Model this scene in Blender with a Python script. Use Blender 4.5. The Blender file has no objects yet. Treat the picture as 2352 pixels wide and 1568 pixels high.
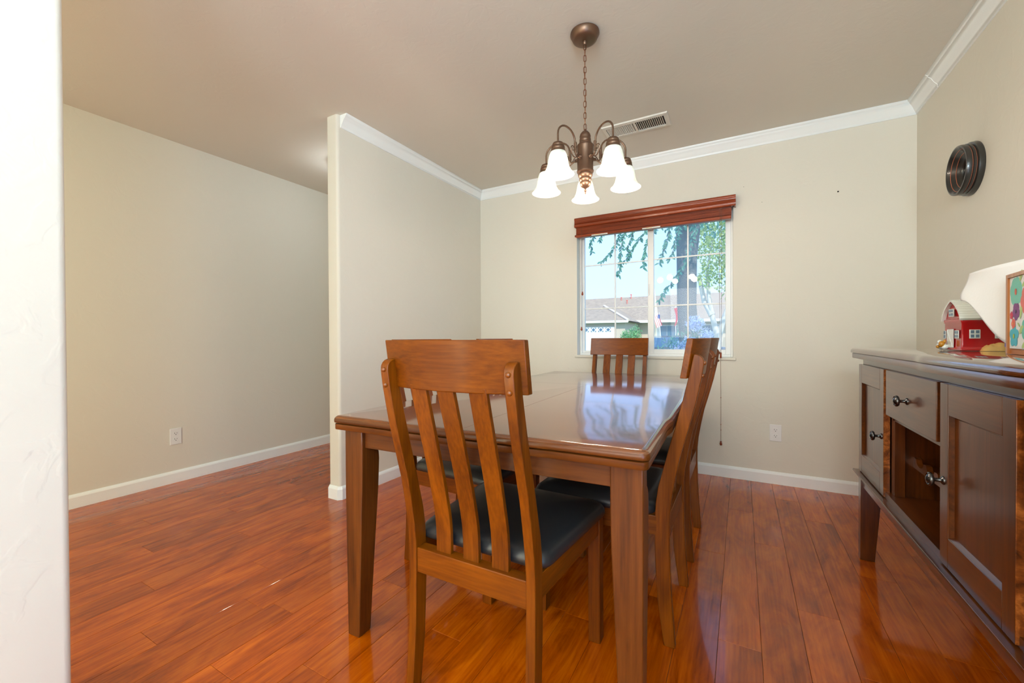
import bpy, bmesh, math, random
from mathutils import Vector, Matrix
random.seed(7)
R = math.radians
SC = bpy.context.scene
COL = SC.collection

# ------------------------------------------------------------------ camera
cam_d = bpy.data.cameras.new('camera'); cam = bpy.data.objects.new('camera', cam_d); COL.objects.link(cam)
cam_d.sensor_width = 36; cam_d.sensor_fit = 'HORIZONTAL'; cam_d.lens = 951.157 / 2352 * 36; cam_d.clip_start = .02; cam_d.clip_end = 300
F = Vector((-0.48473, 0.874626, -0.008123)); X2 = Vector((0.874664, 0.484705, -0.004986)); U2 = X2.cross(F)
cam.matrix_world = Matrix(((X2.x, U2.x, -F.x, 2.2252), (X2.y, U2.y, -F.y, -3.3937), (X2.z, U2.z, -F.z, 1.02), (0, 0, 0, 1)))
SC.camera = cam
# ------------------------------------------------------------------ view
SC.view_settings.view_transform = 'Standard'; SC.view_settings.look = 'None'
SC.view_settings.exposure = 0.05; SC.view_settings.gamma = 1; SC.view_settings.use_curve_mapping = False
SC.cycles.use_denoising = True
SC.cycles.max_bounces = 8; SC.cycles.diffuse_bounces = 5; SC.cycles.glossy_bounces = 4; SC.cycles.transparent_max_bounces = 12
SC.cycles.sample_clamp_indirect = 6; SC.cycles.caustics_reflective = False; SC.cycles.caustics_refractive = False
# ------------------------------------------------------------------ sky
def srgb(r, g, b):
    f = lambda c: (c/255/12.92 if c/255 <= .04045 else ((c/255 + .055)/1.055)**2.4)
    return (f(r), f(g), f(b), 1)
W = bpy.data.worlds.new('sky'); SC.world = W; W.use_nodes = True
nt = W.node_tree; bg = nt.nodes['Background']
tc = nt.nodes.new('ShaderNodeTexCoord'); sx = nt.nodes.new('ShaderNodeSeparateXYZ'); rp = nt.nodes.new('ShaderNodeValToRGB')
nt.links.new(tc.outputs['Generated'], sx.inputs[0]); nt.links.new(sx.outputs['Z'], rp.inputs[0]); nt.links.new(rp.outputs[0], bg.inputs[0])
rp.color_ramp.elements[0].position = 0.0; rp.color_ramp.elements[0].color = (.45, .60, .92, 1)
rp.color_ramp.elements[1].position = .5; rp.color_ramp.elements[1].color = (.28, .54, 1.0, 1)
bg.inputs[1].default_value = 2.1
# ------------------------------------------------------------------ sun and added fill lights
def light(name, kind, loc, direction, energy, color, **kw):
    d = bpy.data.lights.new(name, kind); d.energy = energy; d.color = color
    for k, v in kw.items(): setattr(d, k, v)
    o = bpy.data.objects.new(name, d); COL.objects.link(o); o.location = loc
    o.rotation_euler = Vector(direction).to_track_quat('-Z', 'Y').to_euler()
    return o
light('sun', 'SUN', (0, -10, 20), (-.35, .62, -.7), 4.2, (1, .93, .82), angle=.01)
light('blue_side_fill', 'AREA', (3.14, -3.85, 1.3), (-1, .25, .1), 60, (.14, .50, 1.0), shape='RECTANGLE', size=1.2, size_y=2.0)  # blue area light standing in for unseen daylight; no door is built
light('rear_fill', 'AREA', (1.95, -6.3, 1.15), (0, 1, -.2), 72, (.97, .96, .94), shape='RECTANGLE', size=2.2, size_y=1.9)  # unseen area light added as front fill; rear wall has no windows
light('ceiling_fill', 'AREA', (2.5, -5.0, 1.75), (.1, .5, 1), 100, (.66, .90, 1.0), shape='RECTANGLE', size=.8, size_y=.8)  # upward area light added to brighten the ceiling and soften the room
light('left_wall_fill', 'AREA', (.62, -4.9, 1.15), (-1, .45, -.15), 130, (.92, 1.0, .78), shape='RECTANGLE', size=1.7, size_y=1.8)  # unseen area light added to brighten the left wall; no lamp there

# ================================================================== helpers
def link(o, parent=None):
    COL.objects.link(o)
    if parent is not None: o.parent = parent
    return o
class MB:
    def __init__(s): s.bm = bmesh.new()
    def poly(s, pts):
        s.bm.faces.new([s.bm.verts.new(p) for p in pts]); return s
    def box(s, a, b, M=None):
        x0, y0, z0 = a; x1, y1, z1 = b
        v = [(x0,y0,z0),(x1,y0,z0),(x1,y1,z0),(x0,y1,z0),(x0,y0,z1),(x1,y0,z1),(x1,y1,z1),(x0,y1,z1)]
        v = [s.bm.verts.new(M @ Vector(p) if M else p) for p in v]
        for f in ((3,2,1,0),(4,5,6,7),(0,1,5,4),(1,2,6,5),(2,3,7,6),(3,0,4,7)): s.bm.faces.new([v[i] for i in f])
        return s
    def loops(s, rings, caps=True, closed=True):
        vs = [[s.bm.verts.new(p) for p in r] for r in rings]; n = len(vs[0])
        for a, b in zip(vs, vs[1:]):
            for i in range(n if closed else n - 1):
                j = (i + 1) % n; s.bm.faces.new((a[i], a[j], b[j], b[i]))
        if caps and closed:
            s.bm.faces.new(list(reversed(vs[0]))); s.bm.faces.new(vs[-1])
        return s
    def prism(s, prof, f0, f1):      # prof: 2-D points, f0/f1 map a 2-D point to 3-D
        return s.loops([[f0(p) for p in prof], [f1(p) for p in prof]])
    def tube(s, pts, r, n=8, caps=True):
        pts = [Vector(p) for p in pts]; rings = []
        t0 = (pts[1] - pts[0]).normalized(); ref = t0.orthogonal().normalized()
        for i, p in enumerate(pts):
            t = (pts[min(i+1, len(pts)-1)] - pts[max(i-1, 0)]).normalized()
            ref = (ref - t * ref.dot(t)).normalized(); bi = t.cross(ref)
            rr = r[i] if isinstance(r, (list, tuple)) else r
            rings.append([p + (ref*math.cos(a) + bi*math.sin(a))*rr for a in [2*math.pi*k/n for k in range(n)]])
        return s.loops(rings, caps)
    def lathe(s, prof, n=24, M=None, caps=True):   # prof: (radius, height)
        M = M or Matrix(); rings = []
        for r, z in prof: rings.append([M @ Vector((max(r, 1e-5)*math.cos(2*math.pi*k/n), max(r, 1e-5)*math.sin(2*math.pi*k/n), z)) for k in range(n)])
        return s.loops(rings, caps)
    def sphere(s, c, r, n=12, sz=1):
        prof = [(r*math.sin(math.pi*i/8), -r*sz*math.cos(math.pi*i/8)) for i in range(9)]
        return s.lathe(prof, n, Matrix.Translation(c))
    def grid(s, fn, nu, nv, thick=0):
        g = [[s.bm.verts.new(fn(i/nu, j/nv)) for j in range(nv+1)] for i in range(nu+1)]
        for i in range(nu):
            for j in range(nv): s.bm.faces.new((g[i][j], g[i+1][j], g[i+1][j+1], g[i][j+1]))
        return s
    def build(s, name, mat, parent=None, bevel=0, seg=2, smooth=False, recalc=True, solid=0):
        if recalc: bmesh.ops.recalc_face_normals(s.bm, faces=s.bm.faces)
        me = bpy.data.meshes.new(name); s.bm.to_mesh(me); s.bm.free()
        if mat: me.materials.append(mat)
        o = bpy.data.objects.new(name, me); link(o, parent)
        if smooth:
            for p in me.polygons: p.use_smooth = True
        if solid:
            m = o.modifiers.new('solid', 'SOLIDIFY'); m.thickness = solid
        if bevel:
            m = o.modifiers.new('bevel', 'BEVEL'); m.width = bevel; m.segments = seg; m.limit_method = 'ANGLE'; m.angle_limit = R(40)
            m.harden_normals = False
            for p in me.polygons: p.use_smooth = True
            try: me.set_sharp_from_angle(angle=R(50))
            except Exception: pass
        elif smooth:
            try: me.set_sharp_from_angle(angle=R(50))
            except Exception: pass
        return o
def tag(o, label=None, cat=None, group=None, kind=None):
    if label: o['label'] = label
    if cat: o['category'] = cat
    if group: o['group'] = group
    if kind: o['kind'] = kind
    return o
def empty(name, loc=(0,0,0), rz=0, label=None, cat=None, group=None):
    o = bpy.data.objects.new(name, None); COL.objects.link(o); o.location = loc; o.rotation_euler = (0, 0, rz); o.empty_display_size = .1
    return tag(o, label, cat, group)
def copy_tree(o, parent=None):
    c = o.copy(); COL.objects.link(c); c.parent = parent
    for ch in [x for x in COL.objects if x.parent == o]: copy_tree(ch, c)
    return c

# ------------------------------------------------------------------ materials
def mat(name, color, rough=.5, metal=0, coat=0, bump=None, emis=None, spec=.5, trans=0, coat_r=.05):
    m = bpy.data.materials.new(name); m.use_nodes = True; n = m.node_tree; b = n.nodes['Principled BSDF']
    b.inputs['Base Color'].default_value = color; b.inputs['Roughness'].default_value = rough; b.inputs['Metallic'].default_value = metal
    b.inputs['Coat Weight'].default_value = coat; b.inputs['Coat Roughness'].default_value = coat_r; b.inputs['Specular IOR Level'].default_value = spec
    b.inputs['Transmission Weight'].default_value = trans
    if emis: b.inputs['Emission Color'].default_value = emis[0]; b.inputs['Emission Strength'].default_value = emis[1]
    if bump:
        sc, st, dist = bump[:3]
        t = n.nodes.new('ShaderNodeTexCoord'); z = n.nodes.new('ShaderNodeTexNoise'); z.inputs['Scale'].default_value = sc; z.inputs['Detail'].default_value = 5
        bp = n.nodes.new('ShaderNodeBump'); bp.inputs['Strength'].default_value = st; bp.inputs['Distance'].default_value = dist
        n.links.new(t.outputs['Object'], z.inputs['Vector']); n.links.new(z.outputs[0], bp.inputs['Height']); n.links.new(bp.outputs[0], b.inputs['Normal'])
    return m
def plaster(name, color, st=.10, sc=9):
    m = mat(name, color, .78, spec=.3); n = m.node_tree; b = n.nodes['Principled BSDF']; L = n.links
    t = n.nodes.new('ShaderNodeTexCoord'); mp = n.nodes.new('ShaderNodeMapping'); mp.inputs['Scale'].default_value = (1, 1, 1); L.new(t.outputs['Object'], mp.inputs[0])
    a = n.nodes.new('ShaderNodeTexNoise'); a.inputs['Scale'].default_value = sc; a.inputs['Detail'].default_value = 3; a.inputs['Distortion'].default_value = 1.2; L.new(mp.outputs[0], a.inputs['Vector'])
    r = n.nodes.new('ShaderNodeValToRGB'); r.color_ramp.elements[0].position = .50; r.color_ramp.elements[1].position = .56; L.new(a.outputs[0], r.inputs[0])
    c = n.nodes.new('ShaderNodeTexNoise'); c.inputs['Scale'].default_value = 60; c.inputs['Detail'].default_value = 4; L.new(mp.outputs[0], c.inputs['Vector'])
    ad = n.nodes.new('ShaderNodeMath'); ad.operation = 'MULTIPLY_ADD'; ad.inputs[1].default_value = .25; L.new(c.outputs[0], ad.inputs[0]); L.new(r.outputs[0], ad.inputs[2])
    bp = n.nodes.new('ShaderNodeBump'); bp.inputs['Strength'].default_value = st; bp.inputs['Distance'].default_value = .003; L.new(ad.outputs[0], bp.inputs['Height']); L.new(bp.outputs[0], b.inputs['Normal'])
    return m
def wood(name, dark, mid, light_, axis='X', rough=.3, coat=.4, freq=7, stretch=9, obj_var=.12, bump=.05, coat_r=.1, grain=.5):
    m = mat(name, mid, rough, coat=coat, coat_r=coat_r); n = m.node_tree; b = n.nodes['Principled BSDF']; L = n.links
    b.inputs['Specular IOR Level'].default_value = .22
    t = n.nodes.new('ShaderNodeTexCoord'); oi = n.nodes.new('ShaderNodeObjectInfo')
    off = n.nodes.new('ShaderNodeVectorMath'); off.operation = 'MULTIPLY_ADD'; off.inputs[1].default_value = (17.3, 9.1, 13.7)
    cmb = n.nodes.new('ShaderNodeCombineXYZ')
    for k in range(3): L.new(oi.outputs['Random'], cmb.inputs[k])
    L.new(cmb.outputs[0], off.inputs[0]); L.new(t.outputs['Object'], off.inputs[2])
    mp = n.nodes.new('ShaderNodeMapping'); s = [freq]*3; s['XYZ'.index(axis)] = freq/stretch; mp.inputs['Scale'].default_value = s; L.new(off.outputs[0], mp.inputs[0])
    a = n.nodes.new('ShaderNodeTexNoise'); a.inputs['Scale'].default_value = 1.3; a.inputs['Detail'].default_value = 6; a.inputs['Roughness'].default_value = .62; a.inputs['Distortion'].default_value = 1.1; L.new(mp.outputs[0], a.inputs['Vector'])
    mp2 = n.nodes.new('ShaderNodeMapping'); s = [freq*9]*3; s['XYZ'.index(axis)] = freq*9/28; mp2.inputs['Scale'].default_value = s; L.new(off.outputs[0], mp2.inputs[0])
    c = n.nodes.new('ShaderNodeTexNoise'); c.inputs['Scale'].default_value = 1.6; c.inputs['Detail'].default_value = 4; L.new(mp2.outputs[0], c.inputs['Vector'])
    mx = n.nodes.new('ShaderNodeMath'); mx.operation = 'MULTIPLY_ADD'; mx.inputs[1].default_value = grain; L.new(c.outputs[0], mx.inputs[0])
    m2 = n.nodes.new('ShaderNodeMath'); m2.operation = 'SUBTRACT'; m2.inputs[1].default_value = grain*.5; L.new(a.outputs[0], m2.inputs[0]); L.new(m2.outputs[0], mx.inputs[2])
    r = n.nodes.new('ShaderNodeValToRGB'); e = r.color_ramp.elements; e[0].position = .28; e[0].color = dark; e[1].position = .74; e[1].color = light_
    k = e.new(.50); k.color = mid; L.new(mx.outputs[0], r.inputs[0])
    hs = n.nodes.new('ShaderNodeHueSaturation'); mr = n.nodes.new('ShaderNodeMapRange'); mr.inputs['To Min'].default_value = 1-obj_var; mr.inputs['To Max'].default_value = 1+obj_var
    L.new(oi.outputs['Random'], mr.inputs[0]); L.new(mr.outputs[0], hs.inputs['Value']); L.new(r.outputs[0], hs.inputs['Color']); L.new(hs.outputs[0], b.inputs['Base Color'])
    bp = n.nodes.new('ShaderNodeBump'); bp.inputs['Strength'].default_value = bump; bp.inputs['Distance'].default_value = .001; L.new(c.outputs[0], bp.inputs['Height']); L.new(bp.outputs[0], b.inputs['Normal'])
    return m
WALLC = (.72, .685, .60, 1)
M_wall = plaster('wall_paint', WALLC)
M_ceil = plaster('ceiling_paint', (.71, .675, .60, 1), .07, 13)
M_trim = mat('trim_paint', (.88, .91, .91, 1), .38, spec=.5)
CH = [srgb(90, 40, 0), srgb(112, 54, 0), srgb(130, 66, 2)]
M_cw = {a: wood('chair_wood_' + a.lower(), *CH, axis=a, rough=.42, coat=.12, coat_r=.14, freq=11, stretch=6, grain=.6) for a in 'XYZ'}
TB = [srgb(66, 30, 6), srgb(92, 46, 10), srgb(110, 58, 16)]
M_top = wood('tabletop_veneer', srgb(88, 44, 14), srgb(108, 56, 20), srgb(126, 70, 28), axis='X', rough=.26, coat=1.0, coat_r=.09, freq=12, stretch=16, obj_var=.02, bump=.08, grain=.8)
M_top.node_tree.nodes['Principled BSDF'].inputs['Coat IOR'].default_value = 1.7
M_tw = {a: wood('table_wood_' + a.lower(), *TB, axis=a, rough=.40, coat=.3, coat_r=.2, freq=9, stretch=8, obj_var=.05) for a in 'XYZ'}
SB = [srgb(56, 22, 0), srgb(78, 36, 4), srgb(98, 50, 10)]
M_sw = {a: wood('sideboard_wood_' + a.lower(), *SB, axis=a, rough=.34, coat=.9, coat_r=.18, freq=8, stretch=8, obj_var=.06) for a in 'XYZ'}
for m_ in M_sw.values(): m_.node_tree.nodes['Principled BSDF'].inputs['Coat IOR'].default_value = 1.6
M_sbt = wood('sideboard_top_wood', *SB, axis='Y', rough=.22, coat=1, coat_r=.05, freq=8, stretch=10, obj_var=.02); M_sbt.node_tree.nodes['Principled BSDF'].inputs['Coat IOR'].default_value = 1.7
M_flame = wood('sideboard_end_grain', srgb(58, 26, 8), srgb(120, 62, 22), srgb(196, 118, 52), axis='Y', rough=.35, coat=.4, freq=14, stretch=6, obj_var=.05, grain=.2)
M_leather = mat('black_leather', (.022, .021, .021, 1), .36, bump=(260, .12, .0006), spec=.6)
M_bronze = mat('oil_rubbed_bronze', (.17, .098, .062, 1), .38, metal=.75, bump=(90, .15, .001))
M_chain = mat('copper_bronze_chain', (.24, .10, .05, 1), .35, metal=.8)
M_knob = mat('dark_pewter', (.10, .10, .10, 1), .22, metal=.95)
M_black = mat('dark_void', (.01, .009, .008, 1), .8)
M_white = mat('white_plastic', (.80, .80, .79, 1), .35)
M_vinyl = mat('white_vinyl', (.82, .83, .82, 1), .35)
M_blind = wood('blind_wood', srgb(104, 42, 20), srgb(142, 62, 32), srgb(160, 76, 42), axis='X', rough=.32, coat=.4, freq=10, stretch=12, obj_var=.02)
M_cord = mat('blind_cord', srgb(120, 84, 66), .8)

# ================================================================== room shell
def struct(mb, name, m, parent=None, **kw):
    o = mb.build(name, m, parent, **kw)
    if parent is None: o['kind'] = 'structure'
    return o
H = 2.4375; XR = 3.1554; XL = -1.326; YB = -6.4
# window opening x .987..2.172, z .868..2.0 ; wall thickness .14
WX0, WX1, WZ0, WZ1 = .987, 2.173, .870, 2.0
w = MB()
for a, b in (((XL-.1, 0, 0), (WX0, .14, H)), ((WX1, 0, 0), (XR+.1, .14, H)), ((WX0, 0, 0), (WX1, .14, WZ0)), ((WX0, 0, WZ1), (WX1, .14, H))): w.box(a, b)
struct(w, 'wall_back', M_wall)
struct(MB().box((XR, YB-.1, 0), (XR+.1, 0, H)), 'wall_right', M_wall)
struct(MB().box((XL-.1, YB-.1, 0), (XL, 0, H)), 'wall_left', M_wall)
struct(MB().box((XL, YB-.1, 0), (XR, YB, H)), 'wall_rear', M_wall)
struct(MB().box((XL-.1, YB-.1, H), (XR+.1, .14, H+.12)), 'ceiling', M_ceil)
# stub wall with rounded (bullnose) corners
def bullnose_block(x0, x1, y0, y1, r, which, n=8):
    pts = []
    def arc(cx, cy, a0): return [(cx + r*math.cos(R(a0 + 90*k/n)), cy + r*math.sin(R(a0 + 90*k/n))) for k in range(n+1)]
    pts += arc(x0+r, y0+r, 180) if 'sw' in which else [(x0, y0)]
    pts += arc(x1-r, y0+r, 270) if 'se' in which else [(x1, y0)]
    pts += arc(x1-r, y1-r, 0) if 'ne' in which else [(x1, y1)]
    pts += arc(x0+r, y1-r, 90) if 'nw' in which else [(x0, y1)]
    return pts
pr = bullnose_block(-.105, 0, -1.636, 0, .019, ('sw', 'se'))
struct(MB().prism(pr, lambda p: (p[0], p[1], 0), lambda p: (p[0], p[1], H)), 'wall_partition', M_wall, smooth=True)
pr = bullnose_block(.655, .77, YB, -3.03, .016, ('ne', 'nw'))
struct(MB().prism(pr, lambda p: (p[0], p[1], 0), lambda p: (p[0], p[1], H)), 'wall_near_left', M_wall, smooth=True)

# floor: dark subfloor, planks of 126 mm as single boards
FW = 0.1263; FX0 = 2.1558
FD, FM, FL = srgb(136, 54, 0), srgb(176, 76, 0), srgb(204, 100, 4)
def floor_mat():
    m = wood('laminate_plank', FD, FM, FL, axis='Y', rough=.20, coat=.5, coat_r=.05, freq=8, stretch=3.6, obj_var=.12, bump=.02, grain=.5)
    n = m.node_tree; L = n.links; b = n.nodes['Principled BSDF']
    hs = b.inputs['Base Color'].links[0].from_node
    src = hs.inputs['Color'].links[0].from_socket
    vec = [x for x in n.nodes if x.type == 'VECT_MATH'][0].outputs[0]
    mp = n.nodes.new('ShaderNodeMapping'); mp.inputs['Scale'].default_value = (16, 7, 16); L.new(vec, mp.inputs[0])
    z = n.nodes.new('ShaderNodeTexNoise'); z.inputs['Scale'].default_value = 1.4; z.inputs['Detail'].default_value = 5; z.inputs['Distortion'].default_value = .8; L.new(mp.outputs[0], z.inputs['Vector'])
    r = n.nodes.new('ShaderNodeValToRGB'); r.color_ramp.elements[0].position = .30; r.color_ramp.elements[0].color = (.50, .36, .28, 1); r.color_ramp.elements[1].position = .46; r.color_ramp.elements[1].color = (1, 1, 1, 1)
    L.new(z.outputs[0], r.inputs[0])
    mx = n.nodes.new('ShaderNodeMix'); mx.data_type = 'RGBA'; mx.blend_type = 'MULTIPLY'; mx.inputs[0].default_value = .12; L.new(src, mx.inputs[6]); L.new(r.outputs[0], mx.inputs[7]); L.new(mx.outputs[2], hs.inputs['Color'])
    return m
M_floor = floor_mat()
M_sub = mat('subfloor_dark', (.05, .022, .010, 1), .5)  # own dark colour of the subfloor between planks
fl = struct(MB().box((XL-.1, YB-.1, -.12), (XR+.1, .14, -.004)), 'floor', M_sub)
def plank_mesh(wd, ln):
    c = .0007; g = .00045
    x0, x1, y0, y1 = g, wd-g, g, ln-g
    mb = MB()
    mb.loops([[(x0,y0,-.004),(x1,y0,-.004),(x1,y1,-.004),(x0,y1,-.004)], [(x0,y0,-c),(x1,y0,-c),(x1,y1,-c),(x0,y1,-c)], [(x0+c,y0+c,0),(x1-c,y0+c,0),(x1-c,y1-c,0),(x0+c,y1-c,0)]])
    bmesh.ops.recalc_face_normals(mb.bm, faces=mb.bm.faces)
    me = bpy.data.meshes.new('plank'); mb.bm.to_mesh(me); mb.bm.free(); me.materials.append(M_floor); return me
cache = {}
PL = 1.215
known = {0: -1.84, 2: -1.53, -1: -1.22, 3: -1.81, -2: -1.705, -4: -1.962, -13: -2.488, -11: -2.725, 1: -1.02}
k0 = math.floor((XL - FX0)/FW); k1 = math.ceil((XR - FX0)/FW)
for k in range(k0, k1):
    xa = max(FX0 + k*FW, XL); xb = min(FX0 + (k+1)*FW, XR)
    j = known.get(k, -1.215*((k*0.37 + .21) % 1) - .3)
    while j < 0: j += PL
    ends = [0.0]; y = j - PL
    while y > -4.9: ends.append(y); y -= PL
    for e, (ya, yb) in enumerate(zip([0.0]+ends[1:], ends[1:] + [y])):
        if ya - yb < .02: continue
        key = (round(xb-xa, 4), round(ya-yb, 4))
        if key not in cache: cache[key] = plank_mesh(*key)
        o = bpy.data.objects.new('plank', cache[key]); link(o, fl); o.location = (xa, yb, 0)
struct(MB().box((XL, YB, -.004), (XR, -5.2, -.001)), 'floor_rear', M_floor)

# baseboards
BBP = [(0, 0), (.013, 0), (.013, .066), (.010, .074), (.004, .083), (0, .084)]
def board(name, a, b, nrm, ext=0, prof=BBP, z0=0, m=M_trim, parent=None, sz=1):
    a = Vector(a); b = Vector(b); n = Vector(nrm)
    f = lambda base: (lambda p: (base.x + n.x*p[0], base.y + n.y*p[0], z0 + sz*p[1]))
    return struct(MB().prism(prof, f(a), f(b)), name, m, parent, smooth=False)
board('baseboard_back', (0.0, 0, 0), (XR, 0, 0), (0, -1, 0))
board('baseboard_right', (XR, 0, 0), (XR, YB, 0), (-1, 0, 0))
board('baseboard_left', (XL, 0, 0), (XL, YB, 0), (1, 0, 0))
board('baseboard_hall', (XL, 0, 0), (-.105, 0, 0), (0, -1, 0))
# partition baseboard wraps round the end with clipped corners
def bb_path():
    out = [(.0, 0), (.0, -1.622), (-.014, -1.636), (-.091, -1.636), (-.105, -1.622), (-.105, 0)]
    mb = MB(); rings = []
    dirs = [(1, 0), (1, -.42), (.42, -1), (-.42, -1), (-1, -.42), (-1, 0)]
    for (x, y), (dx, dy) in zip(out, dirs): rings.append([(x + dx*p[0], y + dy*p[0], p[1]) for p in BBP])
    mb.loops(rings, True); return mb
struct(bb_path(), 'baseboard_partition', M_trim)
# crown moulding
CR = [(0, .078), (.006, .078), (.008, .074), (.0085, .068), (.013, .063), (.019, .054), (.027, .041), (.036, .029), (.045, .022), (.047, .017), (.050, .016), (.052, .0125), (.057, .0085), (.059, .003), (.059, 0), (0, 0)]
CR = [(p, -h) for p, h in CR]
# bead shadow line comes from the profile itself
def crown(name, a, b, n, ma, mb_):   # ma/mb_: mitre factor along the run per metre of projection
    a = Vector(a); b = Vector(b); n = Vector(n); d = (b-a).normalized()
    fa = lambda p: tuple(a + n*p[0] + d*p[0]*ma + Vector((0, 0, H + p[1])))
    fb = lambda p: tuple(b + n*p[0] - d*p[0]*mb_ + Vector((0, 0, H + p[1])))
    return struct(MB().prism(CR, fa, fb), name, M_trim, smooth=True)
crown('trim_1', (0, -1.612, 0), (0, 0, 0), (1, 0, 0), 0, 1)
crown('trim_2', (0, 0, 0), (XR, 0, 0), (0, -1, 0), 1, 1)
t3 = crown('trim_3', (XR, 0, 0), (XR, YB, 0), (-1, 0, 0), 1, 0)
# caulked joint on the right crown
cj = MB(); cj.tube([(XR - p - .0006, -.325 + .004*math.sin(i*1.7) - i*.001, H + q - .0006) for i, (p, q) in enumerate(CR[1:14])], .0016, 6)
o = cj.build('caulked_joint', mat('caulk', (.9, .9, .88, 1), .6), t3, smooth=True); o['label'] = 'white caulk line across the crown moulding'

# ================================================================== window
win = bpy.data.objects.new('window_1', None); COL.objects.link(win); win.location = (1.58, .1, WZ0); win['kind'] = 'structure'
def wpart(mb, name, m, **kw):
    o = mb.build(name, m, None, **kw); o.parent = win; o.matrix_parent_inverse = Matrix.Translation(win.location).inverted(); return o
# drywall return with bullnose: sill, jamb lining
wpart(MB().box((WX0-.022, -.012, WZ0-.020), (WX1+.018, .06, WZ0+.002)), 'sill', M_wall, bevel=.006, seg=3)
wpart(MB().box((WX0, .07, WZ0), (WX0+.018, .13, WZ1)).box((WX1-.018, .07, WZ0), (WX1, .13, WZ1)).box((WX0+.018, .07, WZ0), (WX1-.018, .13, WZ0+.02)).box((WX0+.018, .07, WZ1-.03), (WX1-.018, .13, WZ1)), 'window_frame', M_vinyl, bevel=.003)
def sash(name, x0, x1, z0, z1, y0, y1, s, sb_, sides):
    mb = MB()
    mb.box((x0, y0, z0), (x0+s[0], y1, z1)).box((x1-s[1], y0, z0), (x1, y1, z1)).box((x0+s[0], y0, z0), (x1-s[1], y1, z0+sb_)).box((x0+s[0], y0, z1-.03), (x1-s[1], y1, z1))
    return wpart(mb, name, M_vinyl, bevel=.002)
s1 = sash('fixed_sash', 1.002, 1.585, .89, 1.97, .095, .125, (.020, .028), .018, 0)
s2 = sash('sliding_sash', 1.563, 2.155, .89, 1.97, .072, .098, (.046, .034), .036, 0)
def muntins(x0, x1, z0, z1, xm, y):
    for a, b in (((xm-.006, y-.004, z0), (xm+.006, y+.004, z1)), ((x0, y-.0035, 1.642), (x1, y+.0035, 1.653)), ((x0, y-.0035, 1.267), (x1, y+.0035, 1.278))):
        wpart(MB().box(a, b), 'muntin', M_vinyl, bevel=.0015)
muntins(1.022, 1.557, .908, 1.94, 1.288, .110)
muntins(1.609, 2.121, .926, 1.94, 1.862, .085)
def glass_mat(name, refl, tint, haze):
    m = bpy.data.materials.new(name); m.use_nodes = True; n = m.node_tree; n.nodes.clear(); L = n.links
    out = n.nodes.new('ShaderNodeOutputMaterial'); tr = n.nodes.new('ShaderNodeBsdfTransparent'); tr.inputs[0].default_value = tint
    gl = n.nodes.new('ShaderNodeBsdfGlossy'); gl.inputs['Roughness'].default_value = .0; fr = n.nodes.new('ShaderNodeFresnel'); fr.inputs[0].default_value = refl
    mx = n.nodes.new('ShaderNodeMixShader'); L.new(fr.outputs[0], mx.inputs[0]); L.new(tr.outputs[0], mx.inputs[1]); L.new(gl.outputs[0], mx.inputs[2])
    last = mx
    if haze:
        df = n.nodes.new('ShaderNodeBsdfTranslucent'); df.inputs[0].default_value = (.8, .88, .95, 1); m2 = n.nodes.new('ShaderNodeMixShader'); m2.inputs[0].default_value = haze
        L.new(mx.outputs[0], m2.inputs[1]); L.new(df.outputs[0], m2.inputs[2]); last = m2
    L.new(last.outputs[0], out.inputs[0]); return m
M_gl1 = glass_mat('clear_pane', 1.25, (.97, .985, .98, 1), .04)
M_gl2 = glass_mat('screen_haze_pane', 1.5, (.95, .97, .98, 1), .16)  # pale haze put into the glass, standing in for an insect screen
wpart(MB().poly([(1.02, .110, .905), (1.56, .110, .905), (1.56, .110, 1.95), (1.02, .110, 1.95)]), 'pane', M_gl1)
o = wpart(MB().poly([(1.605, .085, .922), (2.125, .085, .922), (2.125, .085, 1.95), (1.605, .085, 1.95)]), 'pane', M_gl2); o['label'] = 'hazy sliding pane with faint reflections'
wpart(MB().box((1.566, .062, 1.36), (1.578, .072, 1.45)).box((1.569, .058, 1.375), (1.575, .063, 1.435)), 'latch', M_vinyl, bevel=.002)

# ================================================================== faux wood blind
bl = empty('window_blind', (1.59, 0, 1.86), 0, 'red-brown wooden window blind pulled up above the window', 'blind')
def bpart(mb, name, m, parent=None, **kw):
    o = mb.build(name, m, None, **kw); o.parent = parent or bl; o.matrix_parent_inverse = Matrix.Translation(bl.location).inverted() if parent is None else Matrix()
    return o
vp = [(0, 0), (.010, 0), (.014, .004), (.014, .022), (.009, .026), (.013, .030), (.009, .034), (.009, .055), (.013, .060), (.013, .072), (.006, .078), (0, .078)]
VX0, VX1 = .990, 2.190; vy = -.058; vz = 1.950
o = bpart(MB().prism(vp, lambda p: (VX0, vy - p[0], vz + p[1]), lambda p: (VX1, vy - p[0], vz + p[1])).box((VX0, vy, vz), (VX0+.008, 0, vz+.076)).box((VX1-.008, vy, vz), (VX1, 0, vz+.076)), 'valance', M_blind, smooth=True)
bpart(MB().box((VX0+.02, -.05, 1.955), (VX1-.02, -.004, 2.01)), 'headrail', M_blind, bevel=.002)
n_s = 22
sl = MB(); random.seed(3)
for i in range(n_s):
    z = 1.893 + i*.0029; j = random.uniform(-.0012, .0012); t = random.uniform(-.004, .004)
    M_ = Matrix.Translation((0, 0, z)) @ Matrix.Rotation(t*3, 4, 'X')
    sl.box((1.000+j, -.052, -.0010), (2.162+j, -.004, .0010), M_)
o = bpart(sl, 'slat_stack', M_blind); o['kind'] = 'stuff'
bpart(MB().box((1.000, -.053, 1.866), (2.162, -.003, 1.889)), 'bottom_rail', M_blind, bevel=.004)
M_stk = mat('white_sticker', (.78, .76, .72, 1), .5); M_sty = mat('yellow_print', (.75, .55, .12, 1), .5)
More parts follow.
